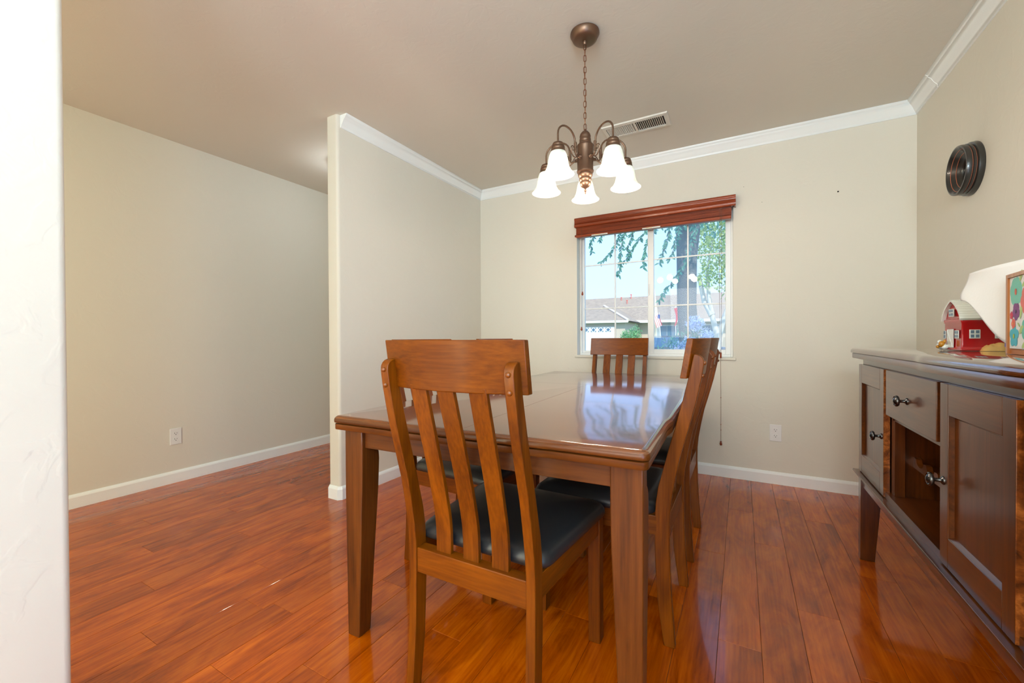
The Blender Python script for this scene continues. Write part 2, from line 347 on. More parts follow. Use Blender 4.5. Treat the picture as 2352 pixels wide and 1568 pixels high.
for x0, x1, z in ((1.135, 1.27, 1.8665), (1.545, 1.68, 1.8665)):
    o = bpart(MB().box((x0, -.0545, z), (x1, -.0532, z+.009)), 'sticker', M_stk); o['label'] = 'white paper sticker'
    bpart(MB().box((x0+.03, -.0552, z+.003), (x0+.075, -.0546, z+.0065)), 'sticker_print', M_sty)
# ladder cords, lift cords and pulls
def cord(pts, r=.0011): return bpart(MB().tube(pts, r, 5), 'cord', M_cord)
for x in (1.11, 1.53, 1.98):
    zz = [(x + .012*math.sin(i*2.4), -.0555, 1.95 - i*.0072) for i in range(9)]
    cord(zz, .0007)
cord([(2.090, -.055, 1.95), (2.086, -.055, 1.4), (2.090, -.035, .90)])
cord([(2.100, -.055, 1.95), (2.100, -.055, 1.4), (2.0955, -.035, .90)])
cord([(2.0935, -.035, .87), (2.0945, -.03, .55), (2.094, -.03, .262)], .0013)
cord([(1.052, -.054, 1.95), (1.050, -.054, 1.60), (1.053, -.05, 1.40)]); cord([(1.045, -.054, 1.95), (1.042, -.054, 1.5), (1.044, -.05, 1.105)])
tas = [(.0015, .016), (.006, .015), (.0065, .011), (.004, .008), (.0075, .002), (.0085, -.006), (.006, -.013), (.002, -.016), (0, -.016)]
for c in ((2.094, -.03, .248), (1.053, -.05, 1.392), (1.044, -.05, 1.095)):
    bpart(MB().lathe(tas, 12, Matrix.Translation(c)), 'tassel', M_blind, smooth=True)
bpart(MB().lathe([(.002, .022), (.0065, .020), (.0065, -.016), (.005, -.02), (0, -.02)], 12, Matrix.Translation((2.0935, -.035, .888))), 'cord_connector', M_blind, smooth=True)
for z in (.58, .385, .345): bpart(MB().sphere((2.0943, -.03, z), .0032, 8), 'knot', M_blind, smooth=True)
tag(MB().lathe([(.010, 0), (.010, .004), (.006, .007), (0, .008)], 14, Matrix.Translation((.979, -.001, 1.893)) @ Matrix.Rotation(R(90), 4, 'X')).build('cord_cleat_button', M_blind, smooth=True), 'small round brown button on the wall left of the blind', 'button')

# ================================================================== outlets
def outlet(loc, rz, label):
    e = empty('wall_outlet', loc, rz, label, 'outlet')
    MB().box((-.035, -.005, -.0575), (.035, 0, .0575)).build('cover_plate', M_white, e, bevel=.002)
    for s in (1, -1):
        cz = s*.0205; pts = []
        for k in range(24):
            a = 2*math.pi*k/24; x = .0172*math.cos(a); z = .0172*math.sin(a); z = max(-.0142, min(.0142, z)); pts.append((x, z + cz))
        f = MB().prism(pts, lambda p: (p[0], -.005, p[1]), lambda p: (p[0], -.0062, p[1])).build('socket', M_white, e, bevel=.0005)
        MB().box((-.0078, -.0068, cz-.001), (-.0056, -.006, cz+.0075)).box((.0056, -.0068, cz), (.0076, -.006, cz+.0070)).lathe([(.0026, 0), (.0026, .0008), (0, .0008)], 10, Matrix.Translation((0, -.006, cz-.007)) @ Matrix.Rotation(R(90), 4, 'X')).build('slots', M_black, f)
    MB().lathe([(.0028, 0), (.0024, .001), (0, .0012)], 10, Matrix.Translation((0, -.005, 0)) @ Matrix.Rotation(R(90), 4, 'X')).build('screw', M_white, e)
    return e
outlet((2.4315, 0, .3535), 0, 'white outlet on the wall right of the window')
outlet((XL, -1.972, .3285), R(90), 'white outlet low on the left room wall')
tag(MB().lathe([(.0045, 0), (.0045, .003), (.0015, .006), (0, .006)], 10, Matrix.Translation((2.775, 0, 1.962)) @ Matrix.Rotation(R(90), 4, 'X')).build('nail', mat('steel_dark', (.05, .05, .045, 1), .4, metal=.7), smooth=True), 'dark nail in the bare wall right of the window', 'nail')
for x, z, l in ((2.351, 1.963, 'tiny dark nail hole nearest the blind corner, on the back wall'), (2.239, 2.09, 'faint tiny nail hole high above the right end of the blind')):
    tag(MB().lathe([(.002, 0), (.002, .0006), (0, .0006)], 8, Matrix.Translation((x, 0, z)) @ Matrix.Rotation(R(90), 4, 'X')).build('nail_hole', M_black), l, 'hole')

# ================================================================== ceiling vent
vt = empty('ceiling_vent', (1.606, -.55, H), 0, 'white metal air vent on the ceiling behind the chandelier', 'vent')
M_vent = mat('vent_paint', (.72, .69, .62, 1), .4)
VL, VWd = .212, .092
def ring(x, y, z): return [(-x, -y, z), (x, -y, z), (x, y, z), (-x, y, z)]
mb = MB(); mb.loops([ring(VL, VWd, 0), ring(VL-.004, VWd-.004, -.008), ring(VL-.026, VWd-.028, -.010), ring(VL-.026, VWd-.028, 0)], caps=False); mb.build('vent_frame', M_vent, vt)
MB().box((-.008, -.066, -.010), (.006, .066, -.002)).build('vent_bar', M_vent, vt)
MB().box((-VL+.02, -.07, -.0008), (VL-.02, .07, -.0002)).build('duct_opening', M_black, vt)
blm = None
for s in (0, 1):
    for i in range(14):
        x = -.178 + i*.0122 if s == 0 else .014 + i*.0122
        ang = R(52 if s == 0 else -48)
        if blm is None:
            blo = MB().box((-.0006, -.064, -.0055), (.0006, .064, .0055)).build('louver', M_vent, vt); blm = blo
        else: blo = blm.copy(); COL.objects.link(blo)
        blo.parent = vt; blo.location = (x, 0, -.0058); blo.rotation_euler = (0, ang, 0)
MB().tube([(-.15, -.058, -.008), (-.152, -.060, -.020)], .002, 6).build('lever', M_vent, vt)

# ================================================================== hall ceiling light (behind the partition)
hl = empty('ceiling_light', (-.54, -1.08, H), 0, 'round white ceiling light hidden behind the partition wall', 'lamp')
MB().lathe([(.15, 0), (.15, -.02), (.14, -.026), (0, -.026)], 32).build('lamp_base', M_white, hl, smooth=True)
MB().lathe([(.13, -.026), (.125, -.05), (.09, -.075), (0, -.088)], 32).build('lamp_dome', mat('opal_dome', (.9, .9, .88, 1), .4, emis=((.95, .97, 1, 1), 5)), hl, smooth=True)
light('hall_lamp_light', 'POINT', (-.54, -1.08, H-.13), (0, 0, -1), 3.5, (.86, .95, 1), shadow_soft_size=.03)

# ================================================================== round wall mirror
rm = empty('round_mirror', (XR, -.697, 1.787), 0, 'round black deep-framed mirror with thin copper rings on the right wall', 'mirror')
M_rim = mat('black_frame', (.022, .021, .019, 1), .28, coat=.3); M_cop = mat('copper_line', srgb(190, 110, 80), .4)
MX = Matrix.Rotation(R(-90), 4, 'Y')      # lathe axis z -> -x
prof = [(.118, 0), (.120, .006), (.118, .020), (.108, .024), (.113, .027), (.1135, .034), (.108, .037), (.112, .040), (.1125, .050), (.110, .057), (.104, .058), (.097, .052), (.094, .044), (.088, .041), (.085, .033), (.078, .030), (.075, .022), (.066, .018), (.062, .012), (.062, .006), (0, .006)]
MB().lathe(prof, 56, MX, caps=False).build('frame', M_rim, rm, smooth=True)
MB().lathe([(.064, .0065), (.055, .011), (.03, .016), (0, .018)], 40, MX, caps=False).build('mirror_glass', mat('dark_mirror', (.28, .28, .27, 1), .06, metal=1), rm, smooth=True)
for r_, h_ in ((.1085, .0235), (.1085, .0365), (.0935, .0435), (.0775, .0295)):
    MB().tube([MX @ Vector((r_*math.cos(2*math.pi*k/48), r_*math.sin(2*math.pi*k/48), h_+.0012)) for k in range(49)], .0012, 5, False).build('copper_ring', M_cop, rm)

# ================================================================== chandelier
CX, CY = 1.589, -1.5335
ch = empty('chandelier', (CX, CY, H), 0, 'five-light bronze chandelier with glowing bell shades over the table', 'chandelier')
def cz(z): return z - H
def LZ(prof): return [(r, cz(z)) for r, z in prof]
MB().lathe(LZ([(.060, 2.4375), (.066, 2.434), (.067, 2.426), (.060, 2.414), (.055, 2.402), (.046, 2.398), (.030, 2.3965), (.010, 2.395), (.010, 2.385), (.006, 2.380), (0, 2.380)]), 40).build('canopy', M_bronze, ch, smooth=True)
# chain
z = 2.386; k = 0
while z > 1.992:
    hh = .0155; pts = []
    for i in range(17):
        a = 2*math.pi*i/16; sx_ = .0062*math.cos(a); sz_ = .009*math.sin(a) + (hh-.009)*(1 if math.sin(a) > 0 else -1)
        p = Vector((sx_, 0, sz_)); p.rotate(Matrix.Rotation(R(90*(k % 2) + 25), 3, 'Z')); pts.append((p.x, p.y, cz(z) - hh + p.z))
    MB().tube(pts, .0016, 6, False).build('chain_link', M_chain, ch, smooth=True); z -= .0265; k += 1
MB().tube([(.004, 0, cz(2.38)), (-.004, .003, cz(2.25)), (.004, -.002, cz(2.12)), (0, 0, cz(1.99))], .0012, 6).build('cord', M_chain, ch)
body = LZ([(0, 1.992), (.004, 1.990), (.005, 1.982), (.013, 1.979), (.022, 1.968), (.026, 1.955), (.024, 1.950), (.0255, 1.946), (.027, 1.936), (.0255, 1.931), (.029, 1.927), (.0285, 1.921), (.038, 1.915), (.039, 1.910), (.0375, 1.905), (.0365, 1.80), (.039, 1.796), (.0385, 1.790), (.030, 1.786), (.034, 1.781), (.032, 1.771), (.0255, 1.764), (.028, 1.760), (.0275, 1.752), (.023, 1.746), (.0255, 1.742), (.024, 1.732), (.017, 1.722), (.008, 1.717), (.003, 1.713), (.003, 1.709), (.0065, 1.706), (.006, 1.702), (.002, 1.699), (.0035, 1.696), (.002, 1.690), (0, 1.689)])
MB().lathe(list(reversed(body)), 36).build('center_column', M_bronze, ch, smooth=True)
M_shade = bpy.data.materials.new('alabaster_glass'); M_shade.use_nodes = True
n = M_shade.node_tree; b = n.nodes['Principled BSDF']; L = n.links
b.inputs['Roughness'].default_value = .35; b.inputs['Base Color'].default_value = (.86, .88, .80, 1)
tn = n.nodes.new('ShaderNodeTexNoise'); tn.inputs['Scale'].default_value = 14; tn.inputs['Distortion'].default_value = 2.2; tn.inputs['Detail'].default_value = 3
tcn = n.nodes.new('ShaderNodeTexCoord'); L.new(tcn.outputs['Object'], tn.inputs['Vector'])
rr = n.nodes.new('ShaderNodeValToRGB'); rr.color_ramp.elements[0].color = (.74, .78, .71, 1); rr.color_ramp.elements[1].color = (.94, .95, .93, 1); rr.color_ramp.elements[0].position = .35; rr.color_ramp.elements[1].position = .65
L.new(tn.outputs[0], rr.inputs[0]); L.new(rr.outputs[0], b.inputs['Base Color'])
trl = n.nodes.new('ShaderNodeBsdfTranslucent'); L.new(rr.outputs[0], trl.inputs[0]); ms = n.nodes.new('ShaderNodeMixShader'); ms.inputs[0].default_value = .45
L.new(b.outputs[0], ms.inputs[1]); L.new(trl.outputs[0], ms.inputs[2]); L.new(ms.outputs[0], n.nodes['Material Output'].inputs[0])
M_bulb = mat('lit_bulb', (1, 1, 1, 1), .4, emis=((1, .99, .97, 1), 3))
RA = .197; base_ang = math.atan2(1.86, -.6365)
for i in range(5):
    a = base_ang + i*2*math.pi/5
    MR = Matrix.Rotation(a, 4, 'Z')
    def q(r, z, s=0): return MR @ Vector((r, s, cz(z)))
    ar = [q(.036, 1.852), q(.050, 1.850), q(.062, 1.846), q(.072, 1.853), q(.074, 1.872), q(.0765, 1.90)]
    for t in range(1, 13):
        u = math.pi*(1 - t/12); ar.append(q(.1370 + .0600*math.cos(u), 1.905 + .050*math.sin(u)))
    ar.append(q(RA, 1.866))
    arm = MB().tube(ar, .0042, 8).build('arm', M_bronze, ch, smooth=True)
    MB().lathe([(.0065, -.022), (.0072, -.018), (.0065, -.014), (.0065, .014), (.0072, .018), (.0055, .024)], 12, Matrix.Translation(q(.0745, 1.882))).build('arm_collar', M_bronze, arm, smooth=True)
    MB().lathe([(.0095, 0), (.0095, .004), (.006, .007), (.0085, .011), (.005, .016)], 12, Matrix.Translation(q(.036, 1.852)) @ MR @ Matrix.Rotation(R(90), 4, 'Y')).build('rosette', M_bronze, arm, smooth=True)
    def scroll(c0, c1, r0, turns, sgn):
        pts = []
        for t in range(22):
            f = t/21; ang = sgn*turns*2*math.pi*f; rad = r0*(1 - .75*f); pts.append(q(c0 + rad*math.cos(ang), c1 + rad*math.sin(ang)))
        return pts
    mb = MB().tube(scroll(.092, 1.872, .014, 1.1, 1), .0024, 6)
    mb.tube([q(.060, 1.845), q(.075, 1.836), q(.090, 1.838), q(.102, 1.850), q(.106, 1.872)], .0026, 6)
    mb.tube([q(.050, 1.868), q(.056, 1.860), q(.063, 1.850), q(.070, 1.846)], .0024, 6)
    mb.build('scroll', M_bronze, arm, smooth=True)
    sp = MB().lathe([(RR, zz-1.84) for RR, zz in ((0, 1.872), (.006, 1.871), (.010, 1.868), (.022, 1.862), (.0265, 1.852), (.0255, 1.849), (.0285, 1.846), (.0300, 1.836), (.0290, 1.833), (.0315, 1.830), (.0315, 1.822), (0, 1.822))][::-1], 28, Matrix.Translation(q(RA, 1.84))).build('shade_holder', M_bronze, arm, smooth=True)
    pshade = [(.026, 1.826), (.033, 1.822), (.0385, 1.808), (.0425, 1.79), (.0455, 1.772), (.050, 1.755), (.0575, 1.740), (.066, 1.730), (.0695, 1.7265)]
    inner = [(r_-.0028, z_) for r_, z_ in reversed(pshade)]
    MB().lathe([(r_, z_-1.84) for r_, z_ in pshade + inner], 36, Matrix.Translation(q(RA, 1.84)), caps=False).build('glass_shade', M_shade, arm, smooth=True)
    MB().lathe([(0, 1.716), (.012, 1.718), (.022, 1.724), (.028, 1.735), (.030, 1.747), (.028, 1.760), (.020, 1.776), (.013, 1.790), (.012, 1.82), (0, 1.82)], 20, Matrix.Translation(MR @ Vector((RA, 0, -H)))).build('bulb', M_bulb, arm, smooth=True)
    pl = light('bulb_light', 'POINT', (0, 0, 0), (0, 0, -1), 4.5, (1, .82, .66), shadow_soft_size=.032)
    pl.parent = ch; pl.location = q(RA, 1.690)

# ================================================================== dining table
tb = empty('dining_table', (1.490, -1.4135, 0), R(2.1), 'large rectangular brown wooden dining table in the middle of the room', 'table')
TW, TL = .516, 1.037
def smooth(t): t = max(0, min(1, t)); return t*t*(3-2*t)
def table_outline(ins):
    """breakfront outline with rounded corners, ccw"""
    r = .022; pts = []
    hx, hy = TW, TL; b = .008
    def bx(y): return b*smooth((hy - .36 - abs(y))/.09)
    def by(x): return .4*b*smooth((hx - .20 - abs(x))/.09)
    ys = [hy-r, hy-.30, hy-.34, hy-.36, hy-.38, hy-.40, hy-.42, hy-.44, hy-.5, 0]
    xs = [hx-r, hx-.16, hx-.19, hx-.21, hx-.23, hx-.25, hx-.28, hx-.35, 0]
    Y = sorted(set([-y for y in ys] + ys)); Xs = sorted(set([-x for x in xs] + xs))
    e = ins
    for y in Y: pts.append((hx + bx(y) - e, y*(1 - e/hy)))
    for k in range(1, 6): a = R(90*k/6); pts.append((hx - r + (r-0)*math.cos(a) - e*math.cos(a), hy - r + r*math.sin(a) - e*math.sin(a)))
    for x in reversed(Xs): pts.append((x*(1 - e/hx), hy + by(x) - e))
    for k in range(1, 6): a = R(90 + 90*k/6); pts.append((-hx + r + r*math.cos(a) - e*math.cos(a), hy - r + r*math.sin(a) - e*math.sin(a)))
    for y in reversed(Y): pts.append((-hx - bx(y) + e, y*(1 - e/hy)))
    for k in range(1, 6): a = R(180 + 90*k/6); pts.append((-hx + r + r*math.cos(a) - e*math.cos(a), -hy + r + r*math.sin(a) - e*math.sin(a)))
    for x in Xs: pts.append((x*(1 - e/hx), -hy - by(x) + e))
    for k in range(1, 6): a = R(270 + 90*k/6); pts.append((hx - r + r*math.cos(a) - e*math.cos(a), -hy + r + r*math.sin(a) - e*math.sin(a)))
    return pts
def slab(levels): return [[(x, y, z) for x, y in table_outline(i)] for i, z in levels]
top_levels = [(.016, .7390), (.0015, .7390), (0, .742), (0, .748), (.002, .7535), (.006, .758), (.011, .7608), (.017, .762)]
ysm, g = .212, .0011
def panel(cuts, lab=None):
    mb = MB().loops(slab(top_levels))
    for co, no in cuts:
        geom = mb.bm.verts[:] + mb.bm.edges[:] + mb.bm.faces[:]
        res = bmesh.ops.bisect_plane(mb.bm, geom=geom, plane_co=co, plane_no=no, clear_outer=True)
        ed = [e for e in res['geom_cut'] if isinstance(e, bmesh.types.BMEdge)]
        bmesh.ops.holes_fill(mb.bm, edges=[e for e in mb.bm.edges if e.is_boundary])
    o = mb.build('tabletop', M_top, tb, smooth=True); o.data.materials.append(M_tw['X']); o.data.materials.append(M_tw['Y'])
    for p in o.data.polygons:
        if p.normal.z < .55: p.material_index = 1 if abs(p.normal.y) > abs(p.normal.x) else 2
    return o
panel([((0, ysm+g, 0), (0, -1, 0))])
panel([((0, ysm-g, 0), (0, 1, 0)), ((-g/2, 0, 0), (1, 0, 0))])
panel([((0, ysm-g, 0), (0, 1, 0)), ((g/2, 0, 0), (-1, 0, 0))])
MB().loops(slab([(.012, .716), (.005, .716), (.0035, .718), (.0035, .7335), (.006, .7350), (.016, .7352), (.016, .7388)])).build('edge_lip', M_tw['X'], tb, smooth=True)
ax, ay = TW-.045, TL-.055
for a, b, m in (((-ax+.05, -ay, .65), (ax-.05, -ay+.022, .716), 'X'), ((-ax+.05, ay-.022, .65), (ax-.05, ay, .716), 'X'), ((-ax, -ay+.05, .65), (-ax+.022, ay-.05, .716), 'Y'), ((ax-.022, -ay+.05, .65), (ax, ay-.05, .716), 'Y')):
    MB().box(a, b).build('apron', M_tw[m], tb, bevel=.0015)
for sx_ in (-1, 1):
    for sy in (-1, 1):
        ox, oy = sx_*(TW-.020), sy*(TL-.040)
        rings = []
        for z_, wi, to in ((0, .054, .004), (.006, .056, .0035), (.25, .066, .002), (.50, .077, 0), (.60, .080, 0), (.625, .078, 0), (.640, .071, 0), (.650, .060, 0), (.653, .055, 0), (.716, .055, 0)):
            x0, x1 = ox - sx_*to, ox - sx_*(wi if z_ < .55 else .079); y0, y1 = oy - sy*to, oy - sy*wi
            rings.append([(x0, y0, z_), (x1, y0, z_), (x1, y1, z_), (x0, y1, z_)])
        MB().loops(rings).build('leg', M_tw['Z'], tb, bevel=.003)

# ================================================================== dining chairs
Fz = [(0, -.018), (.081, -.030), (.143, -.038), (.249, -.044), (.33, -.047), (.41, -.047), (.47, -.043), (.524, -.035), (.587, -.019), (.658, -.001), (.734, .020), (.817, .041), (.889, .058), (.966, .074)]
Bz = [(0, .017), (.094, .010), (.177, .004), (.26, .001), (.37, -.001), (.43, .0), (.485, .005), (.561, .018), (.635, .033), (.71, .054), (.80, .078), (.89, .097), (.935, .104), (.948, .103), (.957, .098), (.963, .090), (.966, .080)]
def interp(tab, z):
    for (a, u), (b, v) in zip(tab, tab[1:]):
        if z <= b: return u + (v-u)*(z-a)/(b-a) if z >= a else u
    return tab[-1][1]
M_plug = mat('wood_plug', srgb(122, 62, 8), .35, coat=.3)
def make_chair():
    c = empty('dining_chair')
    prof = [(-d, z) for z, d in Fz] + [(-d, z) for z, d in reversed(Bz)]
    for s in (-1, 1):
        x0, x1 = s*.2035, s*.1775
        p = MB().prism(prof, lambda q: (x0, q[0], q[1]), lambda q: (x1, q[0], q[1])).build('back_post', M_cw['Z'], c, bevel=.0022)
        for zb in (.938, .897):
            MB().lathe([(.0068, 0), (.0066, .003), (.0046, .006), (0, .0072)], 14, Matrix.Translation((s*.1905, -interp(Bz, zb)+.0005, zb)) @ Matrix.Rotation(R(90), 4, 'X')).build('bolt', M_plug, p, smooth=True)
        fr = [[(s*.2325, .472, 0), (s*.1925, .472, 0), (s*.1925, .432, 0), (s*.2325, .432, 0)], [(s*.2325, .472, .425), (s*.1905, .472, .425), (s*.1905, .430, .425), (s*.2325, .430, .425)]]
        MB().loops(fr).build('leg', M_cw['Z'], c, bevel=.0025)
        # side rail from post to front leg
        o1 = s*.2035; o2 = s*.2265
        MB().loops([[(o1, .040, .362), (o1-s*.02, .040, .362), (o1-s*.02, .040, .426), (o1, .040, .426)], [(o2, .432, .362), (o2-s*.02, .432, .362), (o2-s*.02, .432, .426), (o2, .432, .426)]]).build('seat_rail', M_cw['Y'], c, bevel=.0015)
    MB().box((-.192, .448, .362), (.192, .468, .426)).build('seat_rail', M_cw['X'], c, bevel=.0015)
    MB().box((-.1785, .006, .345), (.1785, .042, .416)).build('seat_rail', M_cw['X'], c, bevel=.002)
    # curved top rail
    def bulge(x): return .034*(1 - min(1, (x/.2)**2))
    n = 14; rings = []
    for i in range(n+1):
        x = -.2165 + .433*i/n; e = bulge(x) - (.004 if abs(x) > .2 else 0)
        rings.append([(x, -(.0375+e), .888), (x, -(.0585+e), .888), (x, -(.0785+e), 1.0165), (x, -(.0590+e), 1.0165)])
    MB().loops(rings).build('top_rail', M_cw['X'], c, bevel=.0025)
    for xs in (-.0925, 0, .0925):
        rings = []
        for i in range(15):
            z_ = .41 + (.90-.41)*i/14; f = (z_-.41)/.49
            d = interp(Fz, z_) + (.020*(1-f) - .009*f) + bulge(xs)*f**2
            if z_ < .46: d += .0
            rings.append([(xs-.0255, -d-.0065, z_), (xs+.0255, -d-.0065, z_), (xs+.0255, -d+.0065, z_), (xs-.0255, -d+.0065, z_)])
        MB().loops(rings).build('slat', M_cw['Z'], c, bevel=.0015)
    # cushion
    def outl(ins, z_):
        y0, y1 = .046+ins, .484-ins; pts = []
        def hx(y): return .214 + (.246-.214)*(y-.046)/.438 - ins
        rc = max(.012, .042 - ins*.3)
        cs = [(-1, y0, 180), (1, y0, 270), (1, y1, 0), (-1, y1, 90)]
        for sg, yy, a0 in cs:
            cx_ = sg*(hx(yy) - rc); cy_ = yy + (rc if a0 in (180, 270) else -rc)
            for k in range(7):
                a = R(a0 + 15*k); pts.append((cx_ + rc*math.cos(a), cy_ + rc*math.sin(a), z_))
        return pts
    MB().loops([outl(i, z_) for i, z_ in ((.012, .424), (.003, .428), (0, .436), (.001, .446), (.006, .457), (.016, .466), (.034, .473), (.065, .478), (.11, .481), (.16, .482))]).build('seat', M_leather, c, smooth=True)['label'] = 'black leather padded seat'
    return c
chair0 = make_chair()
chairs = [
 ((1.5815, -2.490, 0), 0, 'wooden dining chair nearest the camera, seen from behind at the near table end', ''),
 ((2.018, -1.757, 0), R(90), 'wooden dining chair nearer the camera on the right side of the table', 'side'),
 ((2.019, -1.163, 0), R(90), 'wooden dining chair farther back on the right side of the table', 'side'),
 ((1.412, -.314, 0), R(180), 'wooden dining chair at the far table end, in front of the window', ''),
 ((.875, -1.765, 0), R(-90), 'wooden dining chair nearer the camera on the left side of the table', 'side'),
 ((.875, -1.062, 0), R(-90), 'wooden dining chair farther back on the left side of the table', 'side')]
for i, (loc, rz, lab, _) in enumerate(chairs):
    c = chair0 if i == 0 else copy_tree(chair0)
    c.location = loc; c.rotation_euler = (0, 0, rz); tag(c, lab, 'chair', 'dining chairs around the table')

# ================================================================== sideboard
sb = empty('sideboard', (2.93, -1.57, 0), 0, 'dark brown wooden sideboard against the right wall', 'sideboard')
S0 = Vector((2.93, -1.57, 0))
def sp(mb, name, m, parent=None, **kw):
    bmesh.ops.translate(mb.bm, verts=mb.bm.verts, vec=-S0); return mb.build(name, m, parent or sb, **kw)
YF, YN = -.943, -3.092          # far / near ends of the front
XB = 3.135
sp(MB().box((2.722, YN+.004, .40), (XB, YN+.022, .918)), 'side_panel', M_flame, bevel=.001)
sp(MB().box((2.722, YF-.022, .40), (XB, YF-.004, .918)), 'side_panel', M_sw['Y'], bevel=.001)
sp(MB().box((2.722, -1.346, .425), (XB, -1.330, .90)), 'partition', M_sw['Z'])
sp(MB().box((2.722, -1.856, .425), (XB, -1.840, .90)), 'partition', M_sw['Z'])
sp(MB().box((2.722, -1.366, .425), (2.752, -1.346, .90)), 'stile', M_sw['Z'], bevel=.001)
sp(MB().box((2.722, -2.194, .425), (XB, -2.178, .90)), 'partition', M_sw['Z'])
sp(MB().box((2.722, -2.704, .425), (XB, -2.688, .90)), 'partition', M_sw['Z'])
sp(MB().box((2.722, -2.688, .705), (XB-.01, -2.194, .722)), 'drawer_divider', M_sw['Y'])
sp(MB().box((XB-.01, YN+.02, .40), (XB, YF-.02, .90)), 'back_panel', M_sw['Z'])
sp(MB().box((2.706, YN+.022, .402), (XB-.01, YF-.022, .425)), 'bottom_shelf', M_sw['Y'])
sp(MB().box((2.722, -1.840, .705), (XB-.01, -1.346, .722)), 'drawer_divider', M_sw['Y'])
# frieze under the top and small quirk moulding
sp(MB().box((2.714, YN+.002, .893), (XB, YF-.006, .920)), 'frieze', M_sw['Y'], bevel=.001)
# top
def sb_outline(ins):
    x0, x1, y0, y1 = 2.676, 3.150, -3.127, -.908; pts = []
    ys = [y1, -1.0, -1.6, -1.72, -1.74, -1.76, -1.78, -1.80, -1.83, -2.0, -2.205, -2.235, -2.255, -2.275, -2.295, -2.315, -2.435, -3.035, y0]
    for y in ys: pts.append((x0 + ins - .008*smooth((-1.72 - y)/.1)*smooth((y + 2.315)/.1), min(y1-ins, max(y0+ins, y))))
    pts += [(x1, y0+ins), (x1, y1-ins)]
    return pts
def sbl(levels): return [[(x, y, z_) for x, y in sb_outline(i)] for i, z_ in levels]
sp(MB().loops(sbl([(.008, .9445), (.001, .9445), (0, .948), (.001, .957), (.005, .963), (.011, .966)])), 'countertop', M_sbt, smooth=True)
sp(MB().loops(sbl([(.014, .920), (.006, .920), (.005, .924), (.005, .941), (.008, .9443)])), 'countertop_lip', M_sw['Y'], smooth=True)
# bottom moulding and rail
pm = [(0, 0), (.018, 0), (.026, .006), (.030, .014), (.030, .020), (0, .020)]
sp(MB().prism([(2.722-a, .384+b_) for a, b_ in ((0, .018), (.040, .018), (.042, .012), (.036, .004), (.026, -.004), (0, -.004))], lambda q: (q[0], YN-.030, q[1]), lambda q: (q[0], YF+.022, q[1])), 'base_moulding', M_sw['Y'], bevel=.001)
sp(MB().box((2.707, YN+.03, .336), (2.724, YF-.04, .386)), 'base_rail', M_sw['Y'], bevel=.002)
sp(MB().box((2.76, YF-.022, .345), (3.08, YF-.006, .386)).box((2.76, YN+.006, .345), (3.08, YN+.022, .386)), 'end_rail', M_sw['Y'], bevel=.002)
for yy, sy in ((YF+.006, -1), (YN-.006, 1)):
    for xx, sx_ in ((2.700, 1), (3.135, -1)):
        rings = []
        for z_, w_, d_ in ((0, .052, .038), (.25, .070, .042), (.384, .082, .045)):
            rings.append([(xx, yy, z_), (xx + sx_*w_, yy, z_), (xx + sx_*w_, yy + sy*d_, z_), (xx, yy + sy*d_, z_)])
        sp(MB().loops(rings), 'leg', M_sw['Z'], bevel=.002)
M_kn = M_knob
def knob(y, z_, parent):
    k_ = 1.22
    mb = MB().lathe([(r__*k_, h__*1.12) for r__, h__ in ((.0085, 0), (.0095, .002), (.0085, .005), (.0055, .0065), (.0042, .010), (.0040, .017), (.0055, .020), (.0130, .0215), (.0150, .024), (.0150, .028), (.0128, .0305), (.0120, .029), (.0098, .029), (.0085, .031), (.004, .0335), (0, .034))], 28, Matrix.Translation((2.702, y, z_)) @ MX)
    return sp(mb, 'knob', M_kn, parent, smooth=True)
def door(ya, yb, stile, ky, sd):
    # ya far edge (larger y), yb near edge
    z0_, z1_ = .406, .893; t0, t1 = 2.700, 2.720
    o = sp(MB().box((2.711, yb+stile-.002, z0_+.07), (2.716, ya-stile+.002, z1_-.07)), 'door', M_sw['Z'])
    sp(MB().box((t0, ya-stile, z0_), (t1, ya, z1_)), 'door_stile', M_sw['Z'], o, bevel=.0012)
    st = sp(MB().box((t0, yb, z0_), (t1, yb+stile, z1_)), 'door_stile', M_sw['Z'], o, bevel=.0012); st.data.materials.append(M_flame)
    for p_ in st.data.polygons:
        if p_.normal.y < -.9: p_.material_index = 1
    sp(MB().box((t0, yb+stile+.0004, z1_-.082), (t1, ya-stile-.0004, z1_)), 'door_rail', M_sw['Y'], o, bevel=.0012)
    sp(MB().box((t0, yb+stile+.0004, z0_), (t1, ya-stile-.0004, z0_+.080)), 'door_rail', M_sw['Y'], o, bevel=.0012)
    a0, a1, c0, c1 = yb+stile, ya-stile, z0_+.080, z1_-.082
    bd = MB(); q_ = .007
    bd.loops([[(t0+.002, a0, c0), (t0+.002, a1, c0), (t0+.002, a1, c1), (t0+.002, a0, c1)], [(2.711, a0+q_, c0+q_), (2.711, a1-q_, c0+q_), (2.711, a1-q_, c1-q_), (2.711, a0+q_, c1-q_)]], caps=False)
    sp(bd, 'door_bead', M_sw['Y'], o)
    knob(ky, .632, o); return o
door(-.945, -1.322, .048, -1.296, 0)
door(-1.838, -2.196, .049, -1.862, 0)
door(-2.712, -3.089, .048, -2.738, 0)
dr = sp(MB().box((2.700, -2.683, .725), (2.722, -2.221, .893)), 'drawer', M_sw['Y'], bevel=.0015)
sp(MB().box((2.722, -2.670, .735), (3.08, -2.234, .885)), 'drawer_box', M_sw['Y'], dr)
knob(-2.452, .806, dr)
dr = sp(MB().box((2.700, -1.813, .725), (2.722, -1.351, .893)), 'drawer', M_sw['Y'], bevel=.0015)
sp(MB().box((2.722, -1.800, .735), (3.08, -1.364, .885)), 'drawer_box', M_sw['Y'], dr)
knob(-1.582, .806, dr)
